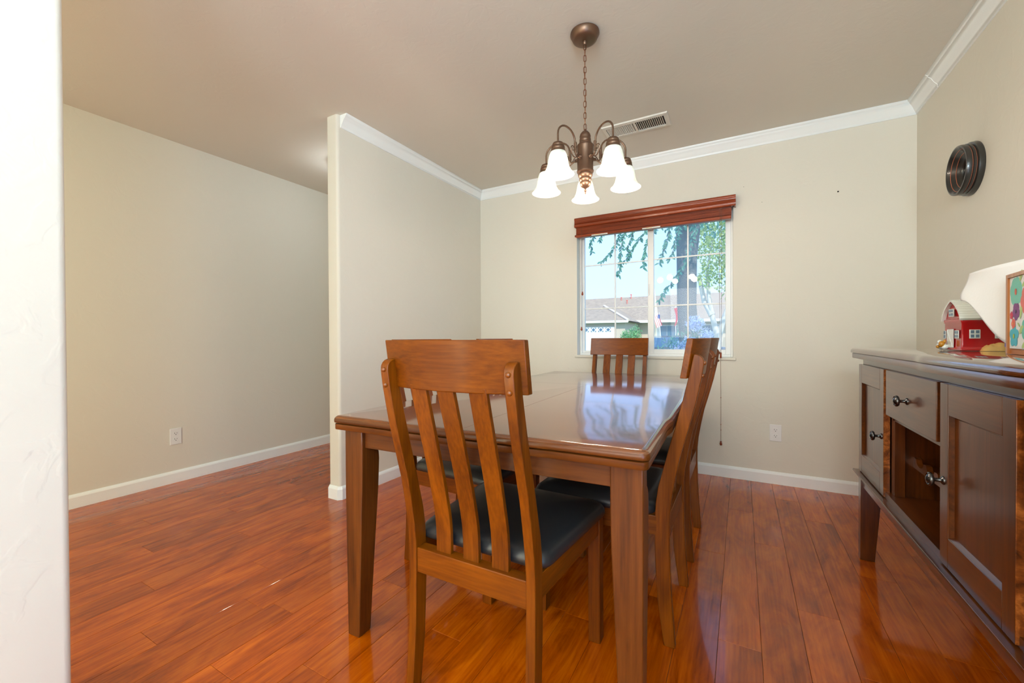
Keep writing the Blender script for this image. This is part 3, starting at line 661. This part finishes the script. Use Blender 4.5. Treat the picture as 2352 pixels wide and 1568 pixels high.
# scalloped wine rack
pts = []
yy = -1.346; cnt = 0
pr_ = [(-1.346, .536)]
pr_.append((-1.346, .574)); y = -1.36
while y > -1.82:
    pr_ += [(y, .574)]
    for k in range(7): a = math.pi*k/6; pr_.append((y - .010 - .034*(1-math.cos(a)), .572 - .022*math.sin(a)))
    y -= .094
pr_.append((-1.840, .574)); pr_.append((-1.840, .536))
wr = sp(MB().prism(pr_, lambda q: (2.780, q[0], q[1]), lambda q: (2.796, q[0], q[1])), 'wine_rack', M_sw['Y'])
sp(MB().prism(pr_, lambda q: (3.06, q[0], q[1]), lambda q: (3.072, q[0], q[1])), 'rack_rail', M_sw['Y'], wr)
sp(MB().box((2.796, -1.84, .536), (3.06, -1.346, .546)), 'rack_shelf', M_sw['Y'], wr)

# ================================================================== barn cookie jar on the sideboard
ZT = .9665
bj = empty('barn_cookie_jar', (2.92, -1.225, ZT), 0, 'red ceramic barn-shaped cookie jar with white ribbed roof on the sideboard', 'cookie jar')
M_red = mat('red_glaze', srgb(176, 22, 24), .14, coat=.5, bump=(40, .05, .001)); M_wgl = mat('white_glaze', (.74, .77, .72, 1), .2, coat=.4); M_gry = mat('grey_glass_paint', srgb(96, 120, 140), .3)
M_hay = mat('hay_glaze', srgb(222, 184, 110), .3, bump=(60, .5, .004)); M_brn = mat('calico_brown', srgb(190, 130, 30), .3)
JL, JW = .195, .0735
rings = [[(0+i_, -JW+i_, z_), (JL-i_, -JW+i_, z_), (JL-i_, JW-i_, z_), (0+i_, JW-i_, z_)] for i_, z_ in ((-.003, 0), (-.003, .008), (.0015, .011), (.0015, .100), (-.001, .104), (-.001, .113), (.001, .117))]
MB().loops(rings).build('jar_body', M_red, bj, bevel=.003, seg=3)
arc = [(-.082, .116), (-.074, .134), (-.060, .152), (-.040, .168), (-.018, .181), (0, .188), (.018, .181), (.040, .168), (.060, .152), (.074, .134), (.082, .116)]
MB().prism([(y_*.95, z_-.004) for y_, z_ in arc], lambda p: (.006, p[0], p[1]), lambda p: (JL-.006, p[0], p[1])).build('jar_lid', M_red, bj, bevel=.001)
rf = MB()
outer = [(y_, z_) for y_, z_ in arc]; inn = [(y_*.94, z_-.006) for y_, z_ in reversed(arc)]
rf.prism(outer + inn, lambda p: (-.006, p[0], p[1]), lambda p: (JL+.006, p[0], p[1]))
for (ya, za), (yb, zb) in zip(arc, arc[1:]):
    for f in (.05, .5):
        y_ = ya + (yb-ya)*f; z_ = za + (zb-za)*f; rf.tube([(-.006, y_, z_), (JL+.006, y_, z_)], .0011, 6)
rf.build('barn_roof', M_wgl, bj, smooth=True)
def jar_window(face, a0, a1, z0_, z1_, kind='cross', parent=bj):
    if face == 'g': P_ = lambda a, z_, t: (-.001-t, JW - a, z_)       # gable (-x): a from far to near
    else: P_ = lambda a, z_, t: (a, -JW+.001-t, z_)
    def bx(aa, ab, za, zb, t0, t1):
        p = P_(aa, za, t0); q_ = P_(ab, zb, t1); return tuple(min(u, v) for u, v in zip(p, q_)), tuple(max(u, v) for u, v in zip(p, q_))
    nm = 'barn_door' if kind == 'door' else 'barn_window'
    o = MB().box(*bx(a0, a1, z0_, z1_, 0, .0022)).build(nm, M_wgl, parent, bevel=.0005)
    if kind == 'door':
        MB().loops([[P_(a0+.004, z1_-.004, .0026), P_(a0+.007, z1_-.004, .0026), P_(a1-.003, z0_+.004, .0026), P_(a1-.006, z0_+.004, .0026)], [P_(a0+.004, z1_-.004, .0036), P_(a0+.007, z1_-.004, .0036), P_(a1-.003, z0_+.004, .0036), P_(a1-.006, z0_+.004, .0036)]]).build('door_brace', M_trim, o)
        return o
    m_ = .0022 if a1-a0 < .02 else .0035; w_ = a1-a0; h_ = z1_-z0_
    for i in range(2):
        for j in range(2):
            aa = a0 + m_ + i*(w_-m_*.6)/2; za = z0_ + m_ + j*(h_-m_*.6)/2
            MB().box(*bx(aa, aa + (w_-3*m_)/2, za, za + (h_-3*m_)/2, .0020, .0028)).build('pane', M_gry, o)
    return o
jar_window('g', .006, .026, .044, .074); jar_window('g', .100, .132, .044, .074); jar_window('g', .036, .089, .010, .079, 'door')
jar_window('g', .050, .090, .126, .155)
for a0 in (.020, .084, .148): jar_window('s', a0, a0+.028, .044, .076)
def heap(x0, x1, y0, y1, hmax, seed):
    rnd = random.Random(seed); mb = MB(); nu, nv = 16, 8
    hs_ = [[rnd.uniform(.75, 1.1) for _ in range(nv+1)] for _ in range(nu+1)]
    def fn(u, v):
        e = (math.sin(math.pi*u)**.5)*(math.sin(math.pi*v)**.55); i, j = round(u*nu), round(v*nv)
        return (x0+(x1-x0)*u, y0+(y1-y0)*v, hmax*e*hs_[i][j])
    return mb.grid(fn, nu, nv)
heap(.046, .135, -JW-.026, -JW+.012, .028, 4).build('hay_heap', M_hay, bj, smooth=True)
fg = MB().sphere((-.014, .052, .016), .014, 12, 1.1).sphere((-.020, .046, .030), .008, 10).sphere((-.010, .034, .012), .011, 10)
kit = fg.build('animal_figure', M_wgl, bj, smooth=True); kit['label'] = 'small brown and white animal at the barn door'
MB().sphere((-.019, .034, .022), .0095, 10, 1.3).sphere((-.026, .046, .012), .006, 8).sphere((-.012, .030, .033), .005, 8, 1.4).build('animal_patch', M_brn, kit, smooth=True)

# ================================================================== framed flower picture
uF = Vector((-.117, -.993, 0)).normalized(); nF = Vector((-uF.y, uF.x, 0))      # nF points to the wall side (+x)
if nF.x < 0: nF = -nF
pf = bpy.data.objects.new('framed_picture', None); COL.objects.link(pf)
pf.matrix_world = Matrix(((uF.x, nF.x, 0, 2.91), (uF.y, nF.y, 0, -1.61), (0, 0, 1, ZT), (0, 0, 0, 1)))
tag(pf, 'small wood-framed picture of painted flowers standing on the sideboard', 'picture')
M_fw = wood('frame_wood', srgb(150, 104, 74), srgb(186, 146, 120), srgb(200, 160, 134), axis='Z', rough=.5, coat=.1); M_fin = mat('frame_inside', srgb(176, 104, 40), .45)
FWd, FHt = .20, .232
fo = MB().box((0, 0, 0), (.011, .030, FHt)).box((FWd-.011, 0, 0), (FWd, .030, FHt)).box((.011, 0, FHt-.011), (FWd-.011, .030, FHt)).build('frame', M_fw, pf, bevel=.0008)
MB().box((.0112, .0005, .0), (.0125, .028, FHt-.0112)).box((.0125, .006, 0), (FWd-.011, .030, .012)).build('frame_inner', M_fin, pf)
MB().box((.0126, .005, .0165), (FWd-.0112, .008, FHt-.0112)).build('picture_sheet', mat('picture_paper', (.80, .81, .78, 1), .6), pf)
def petal(cu, cv, L_, w_, ang, m, dep, parent=pf, name='painted_petal'):
    pts = []
    for k in range(14):
        a = 2*math.pi*k/14; x = L_*.5*(1+math.cos(a)); z_ = w_*.5*math.sin(a)*(1 if x < L_*.5 else 1.15)
        pts.append((cu + x*math.cos(ang) - z_*math.sin(ang), cv + x*math.sin(ang) + z_*math.cos(ang)))
    return pts
def flower(cu, cv, r_, w_, nP, col, ccol, dep, a0=0):
    o = MB(); 
    for k in range(nP):
        pp = petal(cu, cv, r_, w_, a0 + 2*math.pi*k/nP, None, 0); o.poly([(a, .0048 - dep - .00004*k, b_) for a, b_ in pp])
    f_ = o.build('painted_flower', mat('paint_' + str(cu)[:5], col, .6), pf)
    MB().poly([(cu + r_*.18*math.cos(2*math.pi*k/10), .0045 - dep - .0005, cv + r_*.22*math.sin(2*math.pi*k/10)) for k in range(10)]).build('flower_center', mat('paint_c_' + str(cv)[:5], ccol, .6), f_)
flower(.058, .178, .043, .040, 7, srgb(122, 198, 178), srgb(204, 110, 84), .0000, .3)
flower(.060, .122, .026, .023, 5, srgb(132, 74, 128), srgb(70, 50, 84), .0004, .9)
flower(.028, .112, .012, .010, 5, srgb(206, 70, 96), srgb(220, 120, 60), .0005, .2)
flower(.042, .088, .015, .014, 5, srgb(226, 112, 96), srgb(230, 170, 60), .0006, .7)
flower(.046, .052, .033, .025, 5, srgb(84, 186, 202), srgb(180, 190, 60), .0003, 1.57)
flower(.130, .150, .040, .034, 6, srgb(224, 120, 110), srgb(230, 190, 60), .0004, .1)
flower(.135, .070, .038, .030, 6, srgb(110, 190, 170), srgb(120, 80, 60), .0004, .5)
lf = MB()
for cu, cv, L_, w_, a in ((.085, .205, .035, .014, 1.1), (.088, .10, .045, .014, 1.3), (.082, .060, .035, .016, .6), (.100, .190, .03, .012, .4), (.10, .02, .04, .014, .5), (.07, .09, .02, .006, -.6)):
    lf.poly([(x, .0048 - .0005, z_) for x, z_ in petal(cu, cv, L_, w_, a, None, 0)])
lf.build('painted_leaves', mat('paint_leaf', srgb(176, 200, 128), .6), pf)

# ================================================================== paper towel roll with loose sheet
pt = empty('paper_towel_roll', (3.035, -1.70, ZT), 0, 'white paper towel roll with a torn sheet curling out behind the picture', 'paper towels')
M_pap = mat('paper_towel', (.86, .86, .85, 1), .85, bump=(140, .25, .001), spec=.2)
MB().lathe([(.022, .012), (.062, .012), (.064, .016), (.064, .286), (.060, .290), (.022, .290)], 40, caps=False).build('roll', M_pap, pt, smooth=True)
MB().lathe([(.07, 0), (.07, .008), (.066, .011), (.008, .012), (.008, .315), (.012, .32), (.008, .33), (0, .332)], 28).build('towel_holder', M_wgl, pt, smooth=True)
def sheet(u, v):
    # u 0 at the roll, 1 at the torn end; v 0 bottom .. 1 top ; path sweeps forward of the barn
    px_ = -.064 - .085*math.sin(u*1.9)*.55 - .012*u; py_ = .0 + .345*u + .012*math.sin(5*u)
    zb = .02 + .155*smooth((u-.28)/.72)**1.0; zt = .280 - .012*u
    z_ = zb + (zt-zb)*v
    curl = .022*u*u*(1-v)*math.sin(2.2*v+1) ; px_ -= curl*1.2 ; py_ += .012*math.sin(v*9)*u*.25 - .02*u*(1-v)*0 - .016*u*abs(v-.55)**1.5*2
    return (px_, py_, z_)
MB().grid(sheet, 30, 18).build('loose_sheet', M_pap, pt, smooth=True, solid=.0012, recalc=False)
tag(MB().box((2.958, -1.515, ZT), (2.998, -1.483, ZT+.052)).build('small_box', mat('white_card', (.75, .78, .82, 1), .5), bevel=.002), 'small white and blue box squeezed between the barn jar and the picture', 'box')
o = MB().box((2.9565, -1.5135, ZT+.018), (2.9578, -1.4850, ZT+.044)).box((2.962, -1.5162, ZT+.018), (2.996, -1.5152, ZT+.044)).build('blue_label', mat('blue_ink', srgb(50, 80, 190), .4)); o.parent = bpy.data.objects['small_box']

# ================================================================== outside
M_lawn = mat('lawn', srgb(110, 140, 80), .9, bump=(30, .5, .02)); M_asph = mat('asphalt', srgb(150, 150, 150), .9)
struct(MB().box((-60, .14, -.40), (60, 120, -.30)), 'ground', M_lawn)
struct(MB().box((-60, 9.0, -.30), (60, 17.5, -.285)), 'street', M_asph)
M_stuc = mat('stucco', srgb(206, 190, 170), .9, bump=(30, .2, .01)); M_fas = mat('fascia', srgb(235, 235, 228), .6)
def shingle():
    m = mat('roof_shingles', srgb(176, 150, 132), .9); n = m.node_tree; L = n.links; b = n.nodes['Principled BSDF']
    t = n.nodes.new('ShaderNodeTexCoord'); br = n.nodes.new('ShaderNodeTexBrick'); br.inputs['Scale'].default_value = 3.2; br.inputs['Color1'].default_value = srgb(196, 172, 142); br.inputs['Color2'].default_value = srgb(164, 144, 120); br.inputs['Mortar'].default_value = srgb(110, 96, 88); br.inputs['Mortar Size'].default_value = .03
    L.new(t.outputs['Object'], br.inputs[0]); L.new(br.outputs[0], b.inputs['Base Color']); return m
M_rf = shingle()
hs = empty('house', (-5, 30, -.3), 0, 'tan single-storey house with brown shingle roof across the street', 'house')
H0 = Vector((-5, 30, -.3))
def hp(mb, name, m, parent=None, **kw):
    bmesh.ops.translate(mb.bm, verts=mb.bm.verts, vec=-H0); return mb.build(name, m, parent or hs, **kw)
hp(MB().box((-16, 30.5, -.3), (12, 38, 2.3)), 'wall', M_stuc)
hp(MB().prism([(29.8, 2.22), (30.0, 2.38), (35, 4.72), (40, 2.38), (40.1, 2.22)], lambda p: (-17, p[0], p[1]), lambda p: (13, p[0], p[1])), 'roof', M_rf)
hp(MB().box((-5.2, 29.72, 2.16), (13, 29.82, 2.36)), 'fascia', M_fas)
hp(MB().box((-14, 26.2, -.3), (-5.0, 30.4, 2.12)), 'garage_wall', M_stuc)
gr = MB(); gr.poly([(-14.5, 25.9, 2.14), (-4.7, 25.9, 2.14), (-4.7, 31.4, 2.14), (-14.5, 31.4, 2.14)]); gr.bm.faces.ensure_lookup_table()
v = [(-14.5, 25.9, 2.2), (-4.7, 25.9, 2.2), (-4.7, 34, 2.2), (-14.5, 34, 2.2), (-11.5, 30.4, 3.62), (-7.75, 30.4, 3.62), (-7.75, 34, 3.9), (-11.5, 34, 3.9)]
for f in ((0, 1, 5, 4), (1, 2, 6, 5), (3, 0, 4, 7), (4, 5, 6, 7)): gr.poly([v[i] for i in f])
hp(gr, 'garage_roof', M_rf)
hp(MB().tube([(-4.7, 25.9, 2.24), (-7.75, 30.4, 3.66)], .10, 6), 'hip_ridge', mat('ridge_cap', srgb(214, 196, 176), .9))
hp(MB().box((-14.5, 25.82, 2.08), (-4.7, 25.9, 2.24)), 'fascia', M_fas)
gd = hp(MB().box((-10.3, 26.10, -.28), (-5.75, 26.2, 1.80)), 'garage_door', M_fas)
M_gp = mat('garage_pane', srgb(90, 120, 145), .2)
for i in range(8):
    cx_ = -10.0 + i*.545; o_ = MB()
    o_.loops([[(cx_+.13*math.cos(R(90*k)), 26.08, 1.60+.13*math.sin(R(90*k))) for k in range(4)], [(cx_+.13*math.cos(R(90*k)), 26.095, 1.60+.13*math.sin(R(90*k))) for k in range(4)]])
    for a_, c_ in ((-1, -1), (1, -1), (-1, 1), (1, 1)):
        o_.loops([[(cx_+a_*.19, y_, 1.60+c_*.15), (cx_+a_*.08, y_, 1.60+c_*.15), (cx_+a_*.19, y_, 1.60+c_*.06)] for y_ in (26.08, 26.095)])
    hp(o_, 'garage_window', M_gp, gd)
for x0, x1, z0_, z1_ in ((-3.6, -2.0, .75, 1.98), (-.4, .9, .75, 1.98), (2.6, 4.4, .75, 1.98)):
    wf = hp(MB().box((x0, 30.38, z0_), (x1, 30.5, z1_)), 'window', M_fas)
    n_ = 2; ww = (x1-x0-.1)/n_
    for i in range(n_): hp(MB().box((x0+.07+i*ww, 30.34, z0_+.08), (x0+.03+(i+1)*ww, 30.385, z1_-.08)), 'window_pane', M_gp, wf)
for x_, y_, z_ in ((-7.3, 34.3, 4.5), (-6.5, 34.6, 4.75), (-6.6, 33.5, 4.15)): hp(MB().lathe([(.04, -.3), (.04, .1), (.08, .12), (.08, .17), (0, .2)], 10, Matrix.Translation((x_, y_, z_))), 'roof_vent', mat('vent_red', srgb(224, 120, 100), .6))
# neighbour flags
M_pole = mat('flag_pole', (.75, .75, .75, 1), .4); M_fr = mat('flag_red', srgb(200, 60, 70), .7); M_fwh = mat('flag_white', (.85, .85, .85, 1), .7); M_fbl = mat('flag_blue', srgb(50, 70, 140), .7)
f1 = empty('american_flag', (-1.62, 19.6, .2), 0, 'striped american flag hanging on a slanted pole outside', 'flag')
MB().tube([(.15, .02, -1.9), (.12, .02, .6), (.05, 0, 2.2)], .02, 6).build('pole', M_pole, f1)
f1.scale = (.68, .68, .68); f1.location = (-1.62, 19.6, .85)
for i in range(7):
    x_ = -.42 + i*.06
    MB().loops([[(x_ + .35*t, -.02, 1.85 - i*-.03 - t*1.1) , (x_ + .06 + .35*t, -.02, 1.88 + i*.03 - t*1.1)] for t in (0, .2, .45, .7, .8)], caps=False, closed=False).build('stripe', M_fr if i % 2 == 0 else M_fwh, f1, recalc=False, solid=.01)
MB().box((-.08, -.045, 1.72), (.10, -.025, 2.02)).build('star_field', M_fbl, f1)
f2 = tag(MB().loops([[(-.92 + .10*math.sin(t*3), 20.1, 2.55 - t*.95), (-.80 + .12*math.sin(t*3+.4), 20.1, 2.60 - t*.95)] for t in (0, .2, .4, .6, .8, 1)], caps=False, closed=False).build('red_banner', M_fr, None, recalc=False, solid=.02), 'narrow red banner hanging outside beside the big tree trunk', 'banner')
MB().tube([(-.84, 20.15, 2.7), (-.84, 20.15, -.3)], .02, 6).build('pole', M_pole, None).parent = f2

# vegetation
def leafmat(name, c1, c2):
    m = mat(name, c1, .6); n = m.node_tree; L = n.links; b = n.nodes['Principled BSDF']
    g_ = n.nodes.new('ShaderNodeNewGeometry'); r_ = n.nodes.new('ShaderNodeValToRGB'); r_.color_ramp.elements[0].color = c1; r_.color_ramp.elements[1].color = c2
    L.new(g_.outputs['Random Per Island'], r_.inputs[0]); L.new(r_.outputs[0], b.inputs['Base Color'])
    t_ = n.nodes.new('ShaderNodeBsdfTranslucent'); L.new(r_.outputs[0], t_.inputs[0]); x_ = n.nodes.new('ShaderNodeMixShader'); x_.inputs[0].default_value = .35
    L.new(b.outputs[0], x_.inputs[1]); L.new(t_.outputs[0], x_.inputs[2]); L.new(x_.outputs[0], n.nodes['Material Output'].inputs[0]); return m
M_lf1 = leafmat('leaf_teal', srgb(70, 130, 120), srgb(120, 170, 140)); M_lf2 = leafmat('leaf_sunny', srgb(130, 170, 90), srgb(225, 235, 150)); M_lf3 = leafmat('leaf_shrub', srgb(90, 160, 110), srgb(170, 210, 140))
M_brk = mat('bark_grey', srgb(112, 114, 116), .9, bump=(40, .8, .02)); M_brk2 = mat('bark_pale', srgb(205, 200, 190), .8, bump=(20, .4, .01)); M_blu = leafmat('blue_flower', srgb(170, 185, 225), srgb(215, 225, 245))
def add_leaf(verts, faces, p, d, up, L_, w_):
    d = d.normalized(); s_ = d.cross(up); s_ = s_.normalized() if s_.length > 1e-4 else Vector((1, 0, 0)); nn_ = s_.cross(d)
    b0 = len(verts)
    verts += [p, p + d*L_*.35 + s_*w_*.5 + nn_*w_*.15, p + d*L_*.72 + s_*w_*.36 + nn_*w_*.1, p + d*L_, p + d*L_*.72 - s_*w_*.36 + nn_*w_*.1, p + d*L_*.35 - s_*w_*.5 + nn_*w_*.15]
    faces.append([b0, b0+1, b0+2, b0+3]); faces.append([b0, b0+3, b0+4, b0+5])
def mesh_obj(name, verts, faces, m, parent=None, loc=None):
    me = bpy.data.meshes.new(name); me.from_pydata([tuple(v_) for v_ in verts], [], faces); me.materials.append(m); me.update()
    o = bpy.data.objects.new(name, me); link(o, parent); return o
def leaf_cloud(name, blobs, n_, m, parent, seed, L_=.1, w_=.05, hang=.3, stuff=True):
    rnd = random.Random(seed); V, Fc = [], []
    tot = sum(b_[3]*b_[4]*b_[5] for b_ in blobs)
    for cx_, cy_, cz_, rx, ry, rz_ in blobs:
        for _ in range(max(8, int(n_*rx*ry*rz_/tot))):
            u = Vector((rnd.gauss(0, 1), rnd.gauss(0, 1), rnd.gauss(0, 1))).normalized()*(rnd.random()**.4)
            p = Vector((cx_+u.x*rx, cy_+u.y*ry, cz_+u.z*rz_)) - parent.location
            d = Vector((rnd.uniform(-1, 1), rnd.uniform(-1, 1), rnd.uniform(-1, 1) - hang)); add_leaf(V, Fc, p, d, Vector((rnd.uniform(-1, 1), rnd.uniform(-1, 1), 1)), L_*rnd.uniform(.6, 1.2), w_*rnd.uniform(.7, 1.1))
    o = mesh_obj(name, V, Fc, m, parent)
    if stuff: o['kind'] = 'stuff'
    return o
# big shaded tree
t1 = empty('tree', (1.2, 6.3, -.3), 0, 'big tree with thick grey trunk and drooping leafy branches outside the window', 'tree')
rnd = random.Random(5)
tr = []
for z_, r_ in ((-.1, .36), (.4, .26), (1.0, .20), (2.0, .19), (3.0, .20), (3.6, .24), (4.6, .2), (6.2, .12)): tr.append([Vector((.0 + .03*math.sin(z_*2) + r_*(1+.08*math.sin(3*a+z_))*math.cos(a), r_*math.sin(a), z_)) for a in [2*math.pi*k/18 for k in range(18)]])
MB().loops(tr).build('trunk', M_brk, t1, smooth=True)
T0 = Vector((1.2, 6.3, -.3))
for a_, b_, c_, d_ in (((0, 0, 3.7), (-.4, -1.2, 4.0), (-.6, -2.4, 3.7), (-.7, -3.1, 3.25)), ((0, 0, 3.6), (.2, -1.4, 3.9), (.2, -2.5, 3.6), (.1, -3.1, 3.2)), ((0, 0, 3.9), (.8, -.4, 4.4), (1.6, -.3, 4.6), (2.3, 0, 4.7)), ((0, 0, 3.8), (-1.2, .2, 4.6), (-2.2, .3, 4.9), (-2.9, .4, 5.0))):
    MB().tube([a_, b_, c_, d_], [.10, .07, .045, .02], 8).build('branch', M_brk, t1, smooth=True)
BR = {'b1': [[0.127, 3.2, 2.78], [0.083, 3.2, 2.629], [0.06, 3.2, 2.525], [0.089, 3.2, 2.4]], 'b2': [[0.546, 3.2, 2.712], [0.483, 3.2, 2.512], [0.406, 3.2, 2.382], [0.206, 3.2, 2.233]], 'b3': [[0.649, 3.2, 2.733], [0.566, 3.2, 2.503], [0.538, 3.2, 2.23], [0.517, 3.2, 1.997]], 'b4': [[0.967, 3.2, 2.691], [0.796, 3.2, 2.476], [0.661, 3.2, 2.287], [0.593, 3.2, 2.197]], 'b5': [[1.044, 3.2, 2.647], [0.954, 3.2, 2.458], [0.914, 3.2, 2.262], [0.894, 3.2, 2.075]], 'b6': [[1.295, 3.2, 2.68], [1.233, 3.2, 2.426], [1.17, 3.2, 2.236], [1.119, 3.2, 2.122]], 'b7': [[1.506, 3.2, 2.139], [1.367, 3.2, 1.893], [1.232, 3.2, 1.739], [1.118, 3.2, 1.567]], 'b8': [[0.372, 3.2, 2.804], [0.265, 3.2, 2.713], [0.229, 3.2, 2.626], [0.2, 3.2, 2.601]], 'b9': [[0.75, 3.2, 2.753], [0.716, 3.2, 2.588], [0.648, 3.2, 2.425], [0.682, 3.2, 2.285]], 'b10': [[1.417, 3.2, 2.663], [1.356, 3.2, 2.412], [1.325, 3.2, 2.286], [1.263, 3.2, 2.162]]}
V, Fc = [], []
for k_, pth in BR.items():
    P_ = [Vector(p) - T0 for p in pth]; P_ = [P_[0] + Vector((.15, .05, .5))] + P_
    MB().tube(P_, [.008, .006, .005, .004, .002], 5).build('twig', M_brk, t1)
    for a_, b_ in zip(P_, P_[1:]):
        n_ = max(3, int((b_-a_).length/.026))
        for i in range(n_):
            p = a_.lerp(b_, i/n_); 
            for q__ in range(2):
                d = (b_-a_).normalized()*.6 + Vector((rnd.uniform(-1, 1), rnd.uniform(-.6, .6), rnd.uniform(-.9, .3))); add_leaf(V, Fc, p, d, Vector((rnd.uniform(-.4, .4), -1, rnd.uniform(-.4, .4))), rnd.uniform(.055, .095), rnd.uniform(.022, .036))
o = mesh_obj('drooping_leaves', V, Fc, M_lf1, t1); o['kind'] = 'stuff'
leaf_cloud('foliage', [(1.3, 4.2, 3.2, .9, .6, .35), (1.0, 5.4, 3.9, 1.4, 1.4, .5), (2.2, 6.0, 3.9, 1.2, 1, .5), (.8, 3.3, 2.95, .7, .25, .22), (1.75, 3.6, 2.75, .5, .3, .25)], 5200, M_lf1, t1, 11, .09, .035, .8)
t2 = empty('tree', (1.66, 8.85, -.3), 0, 'pale-barked forked tree with sunlit yellow-green leaves behind the big trunk', 'tree')
MB().tube([(0, 0, 0), (0, 0, .9), (.02, 0, 1.35)], [.13, .10, .09], 10).build('trunk', M_brk2, t2, smooth=True)
for pth in ([(.02, 0, 1.3), (-.10, 0, 1.8), (-.20, 0, 2.4), (-.24, 0, 3.1), (-.1, 0, 3.9)], [(.02, 0, 1.3), (.14, 0, 1.75), (.28, 0, 2.2), (.4, 0, 3.0)], [(-.12, 0, 1.9), (-.32, .1, 2.3), (-.45, .1, 3.0)]):
    MB().tube(pth, [.085, .065, .05, .035, .02][:len(pth)], 8).build('branch', M_brk2, t2, smooth=True)
leaf_cloud('foliage', [(1.75, 8.9, 3.2, .55, .6, .7), (1.5, 8.6, 2.6, .35, .4, .35), (2.0, 8.9, 2.4, .4, .5, .4), (1.2, 9.0, 3.5, .4, .5, .4), (2.4, 9.2, 3.4, .8, .7, .9), (1.7, 9.2, 4.3, 1.2, .8, .6)], 5200, M_lf2, t2, 12, .10, .06, .3)
s1_ = empty('flowering_shrub', (1.42, 3.6, -.3), 0, 'pale blue flowering shrub just outside the right pane', 'shrub')
leaf_cloud('foliage', [(1.42, 3.6, .55, .45, .4, .55), (1.62, 3.65, 1.05, .18, .15, .2)], 1500, M_lf1, s1_, 13, .10, .016, -.8)
leaf_cloud('blossoms', [(1.40, 3.5, .86, .16, .1, .10), (1.60, 3.55, 1.22, .14, .1, .13), (1.30, 3.4, .72, .13, .1, .08), (1.55, 3.4, .95, .12, .1, .08), (1.75, 3.6, 1.05, .10, .1, .10), (1.72, 3.5, .85, .12, .1, .08)], 2600, M_blu, s1_, 14, .035, .015, -.2)
MB().tube([(0, 0, 0), (.05, 0, .6), (.15, 0, 1.3)], .012, 6).tube([(0, 0, 0), (-.05, 0, .6), (-.1, -.1, 1.0)], .012, 6).build('stem', M_lf1, s1_)
s2_ = empty('green_shrub', (-3.35, 20.9, -.3), 0, 'bright green shrub in front of the house across the street', 'shrub')
leaf_cloud('foliage', [(-3.35, 20.9, .7, .7, .6, .75), (-3.1, 20.9, 1.3, .35, .3, .45), (-3.6, 20.8, 1.1, .3, .3, .4)], 1600, M_lf3, s2_, 15, .16, .05, -.6)
# parked car
cr = empty('parked_car', (-.1, 12.6, -.285), R(8), 'grey parked car with a red tail light seen low through the right pane', 'car')
M_car = mat('car_paint', srgb(120, 120, 122), .6, coat=.05); M_cgl = mat('car_glass', srgb(120, 150, 180), .08); M_tyre = mat('tyre', (.02, .02, .02, 1), .8)
cp = [(-2.1, .30), (-2.15, .62), (-1.95, .86), (-1.1, .92), (-.55, 1.36), (.75, 1.38), (1.55, .98), (2.05, .92), (2.15, .6), (2.1, .30)]
MB().prism(cp, lambda p: (p[0], -.82, p[1]), lambda p: (p[0], .82, p[1])).build('car_body', M_car, cr, bevel=.06, seg=3)
MB().prism([(-.98, .95), (-.52, 1.30), (.72, 1.32), (1.35, 1.0)], lambda p: (p[0], -.835, p[1]), lambda p: (p[0], .835, p[1])).build('car_window', M_cgl, cr)
for x_ in (-1.35, 1.35):
    for y_ in (-.78, .78): MB().lathe([(0, -.1), (.20, -.1), (.31, -.08), (.31, .08), (.20, .1), (0, .1)], 20, Matrix.Translation((x_, y_, .31)) @ Matrix.Rotation(R(90), 4, 'X')).build('wheel', M_tyre, cr, smooth=True)
MB().box((-2.16, -.80, .62), (-2.0, -.55, .80)).box((-2.16, .55, .62), (-2.0, .80, .80)).build('tail_light', mat('tail_red', srgb(220, 30, 30), .2), cr, bevel=.02)
